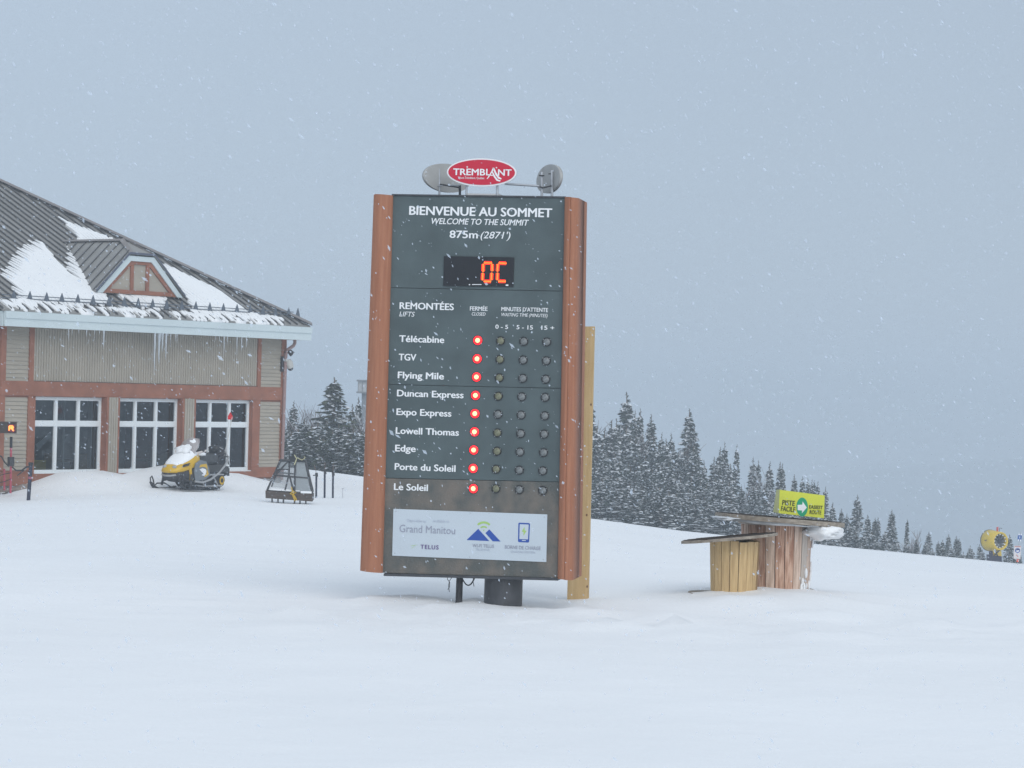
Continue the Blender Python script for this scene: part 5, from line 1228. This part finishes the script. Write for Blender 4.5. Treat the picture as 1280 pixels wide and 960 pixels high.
NAMED = [(*Z6(353, 70), 150, 0, 1.25, 'tallest snowy spruce just right of the big sign, standing above its neighbours'),
         (*Z6(406, 215), 150, 3, .7, 'thin snowy spruce top right beside the tallest spruce near the sign'),
         (*Z6(452, 200), 152, 3, .8, 'second slim spruce spire right of the tallest spruce near the sign'),
         (*Z6(527, 245), 148, 1, 1.1, 'snowy spruce at the right end of the first group beside the sign'),
         (*Z6(610, 395), 150, 1, .9, 'lower spruce filling the dip between the two tallest snowy spruces'),
         (*Z6(828, 205), 150, 2, 1.2, 'tall layered snowy spruce in the middle of the wood, left of the reels'),
         (*Z6(715, 400), 148, 1, .9, 'low spruce leaning against the left side of the tall layered spruce'),
         (*Z6(888, 335), 150, 4, 1.1, 'broad frosted spruce with a flat top just right of the tall layered spruce'),
         (*Z6(1100, 510), 150, 0, 1, 'left one of three pointed spruces above the left end of the larger reel top'),
         (*Z6(1138, 470), 150, 1, .9, 'highest of three pointed spruces above the left end of the larger reel top'),
         (*Z6(1215, 490), 152, 3, .8, 'slim dark topped spruce just right of the three pointed spruces'),
         (*Z6(65, 140), 152, 3, 1, 'dark spruce half hidden behind the pale wooden board'),
         (*Z7(280, 205), 150, 0, 1, 'spruce rising above the reel top, left of the yellow trail marker'),
         (*Z7(317, 230), 151, 3, .9, 'slim spire right against the spruce rising left of the yellow marker'),
         (*Z7(405, 240), 148, 0, 1, 'full snowy spruce right above the left corner of the yellow marker'),
         (*Z7(475, 240), 150, 1, 1, 'left of two close spruce tips above the yellow marker'),
         (*Z7(490, 255), 151, 3, 1, 'right of two close spruce tips above the yellow marker'),
         (*Z7(587, 340), 150, 1, 1, 'single dark spruce behind the middle of the yellow marker'),
         (*Z7(665, 360), 150, 3, 1, 'tallest in the row of spruce tips behind the right half of the yellow marker'),
         (*Z7(700, 372), 152, 3, .8, 'second tip in the row behind the right half of the yellow marker'),
         (*Z7(727, 382), 151, 1, .8, 'third tip in the row behind the right half of the yellow marker'),
         (*Z7(755, 390), 152, 3, .8, 'fourth tip in the row behind the right half of the yellow marker'),
         (*Z7(777, 398), 150, 3, .8, 'last tip in the row behind the right half of the yellow marker'),
         (*Z7(843, 440), 150, 1, .9, 'dark spruce just off the right edge of the yellow marker'),
         (*Z7(905, 565), 148, 0, .9, 'low spruce above the right rim of the larger reel'),
         (*Z7(980, 615), 150, 3, 1, 'thin spruce immediately left of the lone big spruce right of the reels'),
         (*Z7(1013, 655), 149, 1, .9, 'small spruce tucked at the left foot of the lone big spruce'),
         (*Z7(1088, 505), 148, 0, 1.15, 'lone big symmetrical spruce standing right of the reels'),
         (*Z7(1197, 665), 150, 1, 1, 'spruce right of the lone big spruce'),
         (*Z7(1240, 690), 150, 3, 1, 'narrow spruce, second to the right of the lone big spruce'),
         (*Z8(120, 238), 150, 3, .9, 'narrow spruce just left of the tall double spruce on the ridge'),
         (*Z8(213, 175), 150, 1, 1.1, 'tall main spire of the double spruce on the ridge'),
         (*Z8(243, 270), 149, 0, .9, 'shorter right hand half of the double spruce on the ridge'),
         (*Z8(347, 250), 150, 3, .6, 'thin ragged spruce with a bare lower trunk on the ridge'),
         (*Z8(420, 395), 148, 1, .7, 'small spruce right of the thin ragged one'),
         (*Z8(515, 350), 150, 4, .9, 'rounded bushy spruce standing alone in the gap on the ridge'),
         (*Z8(600, 425), 150, 3, .8, 'left of a pair of very small spruces on the ridge'),
         (*Z8(622, 415), 150, 3, .8, 'right of a pair of very small spruces on the ridge'),
         (*Z8(668, 370), 150, 1, .8, 'pointed spruce midway between the bushy one and the snow gun'),
         (*Z8(735, 385), 150, 1, .8, 'left of two touching spruces midway to the snow gun'),
         (*Z8(755, 405), 150, 3, .8, 'right of two touching spruces midway to the snow gun'),
         (*Z8(847, 460), 150, 4, .7, 'low pale spruce second to the left of the snow gun'),
         (*Z8(935, 450), 150, 1, .7, 'little pointed spruce nearest the snow gun on its left'),
         (*Z8(1168, 375), 140, 0, .8, 'spruce between the snow gun and the white notice')]
for u, v, Y, k, w, lab in NAMED: tree(u, v, Y, S[k], 'spruce_tree', lab, None, w)
G1 = 'snow laden spruces filling the wood right of the sign'
L1_ = 'snow laden spruce in the dense wood between the sign and the reels'
for i in range(66):      # dense wood right of the sign
    u = 738 + 185 * (i + rt_.random()) / 66; base = float(np.interp(u, [738, 860, 925], [645, 662, 669])); topv = float(np.interp(u, [738, 790, 850, 870, 925], [508, 524, 546, 552, 580]))
    lay = i % 3; v = topv + (base - topv) * (.03 + .26 * lay + rt_.uniform(0, .18)); Y = 142 - 11 * lay + rt_.uniform(-3, 3)
    tree(u, v, Y, S[rt_.choice((0, 1, 2, 4, 4))], 'spruce_tree', L1_, G1, rt_.uniform(1.0, 1.4))
L2_ = 'lower snowy spruce in the wood behind and right of the reels'
for i in range(30):
    u = 925 + 190 * (i + rt_.random()) / 30; base = float(np.interp(u, [925, 1070, 1115], [669, 683, 687])); topv = float(np.interp(u, [925, 1000, 1040, 1115], [595, 618, 645, 663]))
    v = topv + (base - topv) * rt_.uniform(.0, .6); tree(u, v, rt_.uniform(128, 145), S[rt_.choice((0, 1, 2, 4))], 'spruce_tree', L2_, 'lower spruces behind the reels', rt_.uniform(.8, 1.1))
for i in range(22):
    u = 1112 + 175 * (i + rt_.random()) / 22; base = float(np.interp(u, [1070, 1280], [683, 703])); v = base - rt_.uniform(2, 13)
    tree(u, v, rt_.uniform(130, 142), S[rt_.choice((1, 4, 3))], 'spruce_tree', 'very small spruce tip peeping over the snow ridge at right', 'spruce tips along the ridge at right', .8)
for u, v, w in ((470, 505, 1), (500, 510, 1), (540, 515, 1), (575, 508, 1.1), (610, 515, 1), (650, 505, 1), (690, 512, 1), (722, 515, 1)):
    tree(u, v, 140, S[rt_.choice((0, 1, 2))], 'spruce_tree', 'spruce mostly hidden behind the big sign', 'spruces behind the big sign', w)
LT = [(418, 472.5, 118, SPL[0], 2.0, 'tall broad green spruce standing between the lodge and the sign'),
      (364.5, 502, 128, S[1], 1.2, 'pointed spruce just right of the lodge corner'),
      (399, 516, 126, SPL[1], 1.1, 'shorter spruce against the left side of the tall broad green spruce'),
      (451, 497, 126, S[1], .9, 'dark slim spruce against the left edge of the sign, under the pale box'),
      (441, 506, 120, SPL[1], 1.1, 'leaning spruce between the tall green spruce and the sign edge'),
      (372, 540, 114, S[4], 1, 'low snowy spruce above the towing rack'),
      (386, 545, 112, SPL[1], 1.1, 'low olive spruce just right of and above the towing rack'),
      (404, 548, 108, SPL[0], 1.1, 'low green spruce at the left foot of the tall broad one'),
      (437, 545, 108, S[2], 1.1, 'drooping snow loaded spruce at the right foot of the tall broad one'),
      (357, 530, 120, S[0], 1, 'snowy spruce half hidden by the lodge corner'),
      (455, 540, 110, SPL[1], 1, 'green spruce touching the lower left edge of the sign')]
for i in range(16): tree(354 + 104 * (i + .5) / 16, rt_.uniform(522, 552), rt_.uniform(104, 116), (SPL[0], SPL[1], S[2], S[0])[i % 4], 'spruce_tree', 'small dark spruce in the understorey between the lodge and the sign', 'understorey spruces between the lodge and the sign', rt_.uniform(1.2, 1.6))
for u, v, Y, k, w, lab in LT: tree(u, v, Y, k, 'spruce_tree', lab, None, w)
for i, (u, v, Y, lab) in enumerate(((376.5, 500, 130, 'leafless tree with upright twigs right of the lodge corner'), (385, 505, 132, 'second leafless tree between the lodge corner and the tall green spruce'), (392, 507, 130, 'third leafless tree, nearest the left side of the tall green spruce'),
        (436, 504, 132, 'leafless tree just right of the tall green spruce'), (444, 510, 130, 'thin leafless tree close to the left edge of the sign'))): tree(u, v, Y, BARE[i % 3], 'bare_tree', lab)
for i in range(14):
    u = 356 + 100 * (i + .5) / 14; tree(u, rt_.uniform(503, 545), rt_.uniform(116, 126), BARE[i % 3], 'bare_tree', 'low leafless frosted tree among the spruces left of the sign', 'leafless trees left of the sign')
for i, (u, v) in enumerate(((750, 516), (764, 520), (775, 530), (830, 560), (882, 550), (886, 562), (925, 580), (757, 522), (1134, 660), (1128, 670))): tree(u, v, 146, BARE[i % 3], 'bare_tree', 'leafless frosted tree among the snowy spruces right of the sign', 'leafless trees right of the sign')
# pale box on a mast
Y = 135; c = at(455, 492, Y); k = Y / F
o = thing('mast_box', 'pale grey box on a mast above the trees at the left edge of the sign', 'tower', c)
b = MB(); b.box(-7.5 * k, 9 * k, -.3, .4, 2 * k, 16 * k); b.build('box', mat('tower_pale', (.42, .44, .46), .6, var=.06, scale=2), o)
for z in (1.2, 16): b = MB(); b.box(-9 * k, 10 * k, -.4, .5, z * k - .04, z * k + .05); b.build('platform', mat('tower_grey', (.22, .24, .26), .6), o)
for x in (-7.5, -2, 3.5): b = MB(); b.box(x * k, x * k + .03, -.33, -.3, 2 * k, 16 * k); b.build('rib', MATS['tower_grey'], o)
b = MB(); b.tube([(1 * k, 0, 1.5 * k), (1 * k, 0, ground(c.x, c.y) - c.z)], .16, 10); b.build('mast', MATS['tower_grey'], o)

# ------------------------------------------------------------------ falling snow
def flakes():
    rnd = random.Random(5); b = MB(); m = bpy.data.materials.new('snowflake'); m.use_nodes = True; n = m.node_tree; n.nodes.clear()
    o_ = n.nodes.new('ShaderNodeOutputMaterial'); d1 = n.nodes.new('ShaderNodeBsdfDiffuse'); t1 = n.nodes.new('ShaderNodeBsdfTranslucent'); x1 = n.nodes.new('ShaderNodeMixShader'); x2 = n.nodes.new('ShaderNodeMixShader'); tr_ = n.nodes.new('ShaderNodeBsdfTransparent')
    for q in (d1, t1): q.inputs[0].default_value = (.80, .88, .98, 1)
    x1.inputs[0].default_value = .5; x2.inputs[0].default_value = .42
    n.links.new(d1.outputs[0], x1.inputs[1]); n.links.new(t1.outputs[0], x1.inputs[2]); n.links.new(tr_.outputs[0], x2.inputs[1]); n.links.new(x1.outputs[0], x2.inputs[2]); n.links.new(x2.outputs[0], o_.inputs[0])
    wind = V((.55, .25, -.62)).normalized()
    for i in range(36000):
        y = 6.0 + 54 * rnd.random() ** 1.25; hw = 2.0 + .26 * y
        x = rnd.uniform(-hw, hw); z = rnd.uniform(-.8 - .02 * y, 3.4 + .16 * y); r = rnd.choice((.0018, .0022, .0028, .0034, .0034, .0042, .0055)) * (.75 + y / 28)
        d = (wind + V((rnd.uniform(-.5, .5), rnd.uniform(-.3, .3), rnd.uniform(-.4, .4)))).normalized(); a = d.orthogonal().normalized(); c = d.cross(a); e = rnd.choice((.9, 1.1, 1.3, 1.6, 2.2))
        P = V((x, y, z)); j = lambda: rnd.uniform(.6, 1.2)
        k = r * e
        b.add([P + d * k, P + a * r * j(), P - d * k, P - a * r * j()], [(0, 1, 2, 3)]); b.add([P + d * k * .9, P + c * r * j(), P - d * k * .9, P - c * r * j()], [(0, 1, 2, 3)])
    o = b.build('falling_snow', m); o['kind'] = 'stuff'; tag(o, 'white snowflakes drifting down through the air', 'falling snow')
flakes()

# ------------------------------------------------------------------ haze
b = MB(); b.box(-1450, 1450, -190, 2700, -180, 22); m = bpy.data.materials.new('haze'); m.use_nodes = True; n = m.node_tree; n.nodes.clear()
oo = n.nodes.new('ShaderNodeOutputMaterial'); pv = n.nodes.new('ShaderNodeVolumePrincipled'); pv.inputs['Color'].default_value = (.70, .775, .845, 1); pv.inputs['Density'].default_value = .0018
pv.inputs['Anisotropy'].default_value = 0.0
n.links.new(pv.outputs[0], oo.inputs['Volume'])
o = b.build('haze', m); o['kind'] = 'stuff'; o['label'] = 'thin cold haze of cloud and blowing snow over the whole summit'; o['category'] = 'haze'
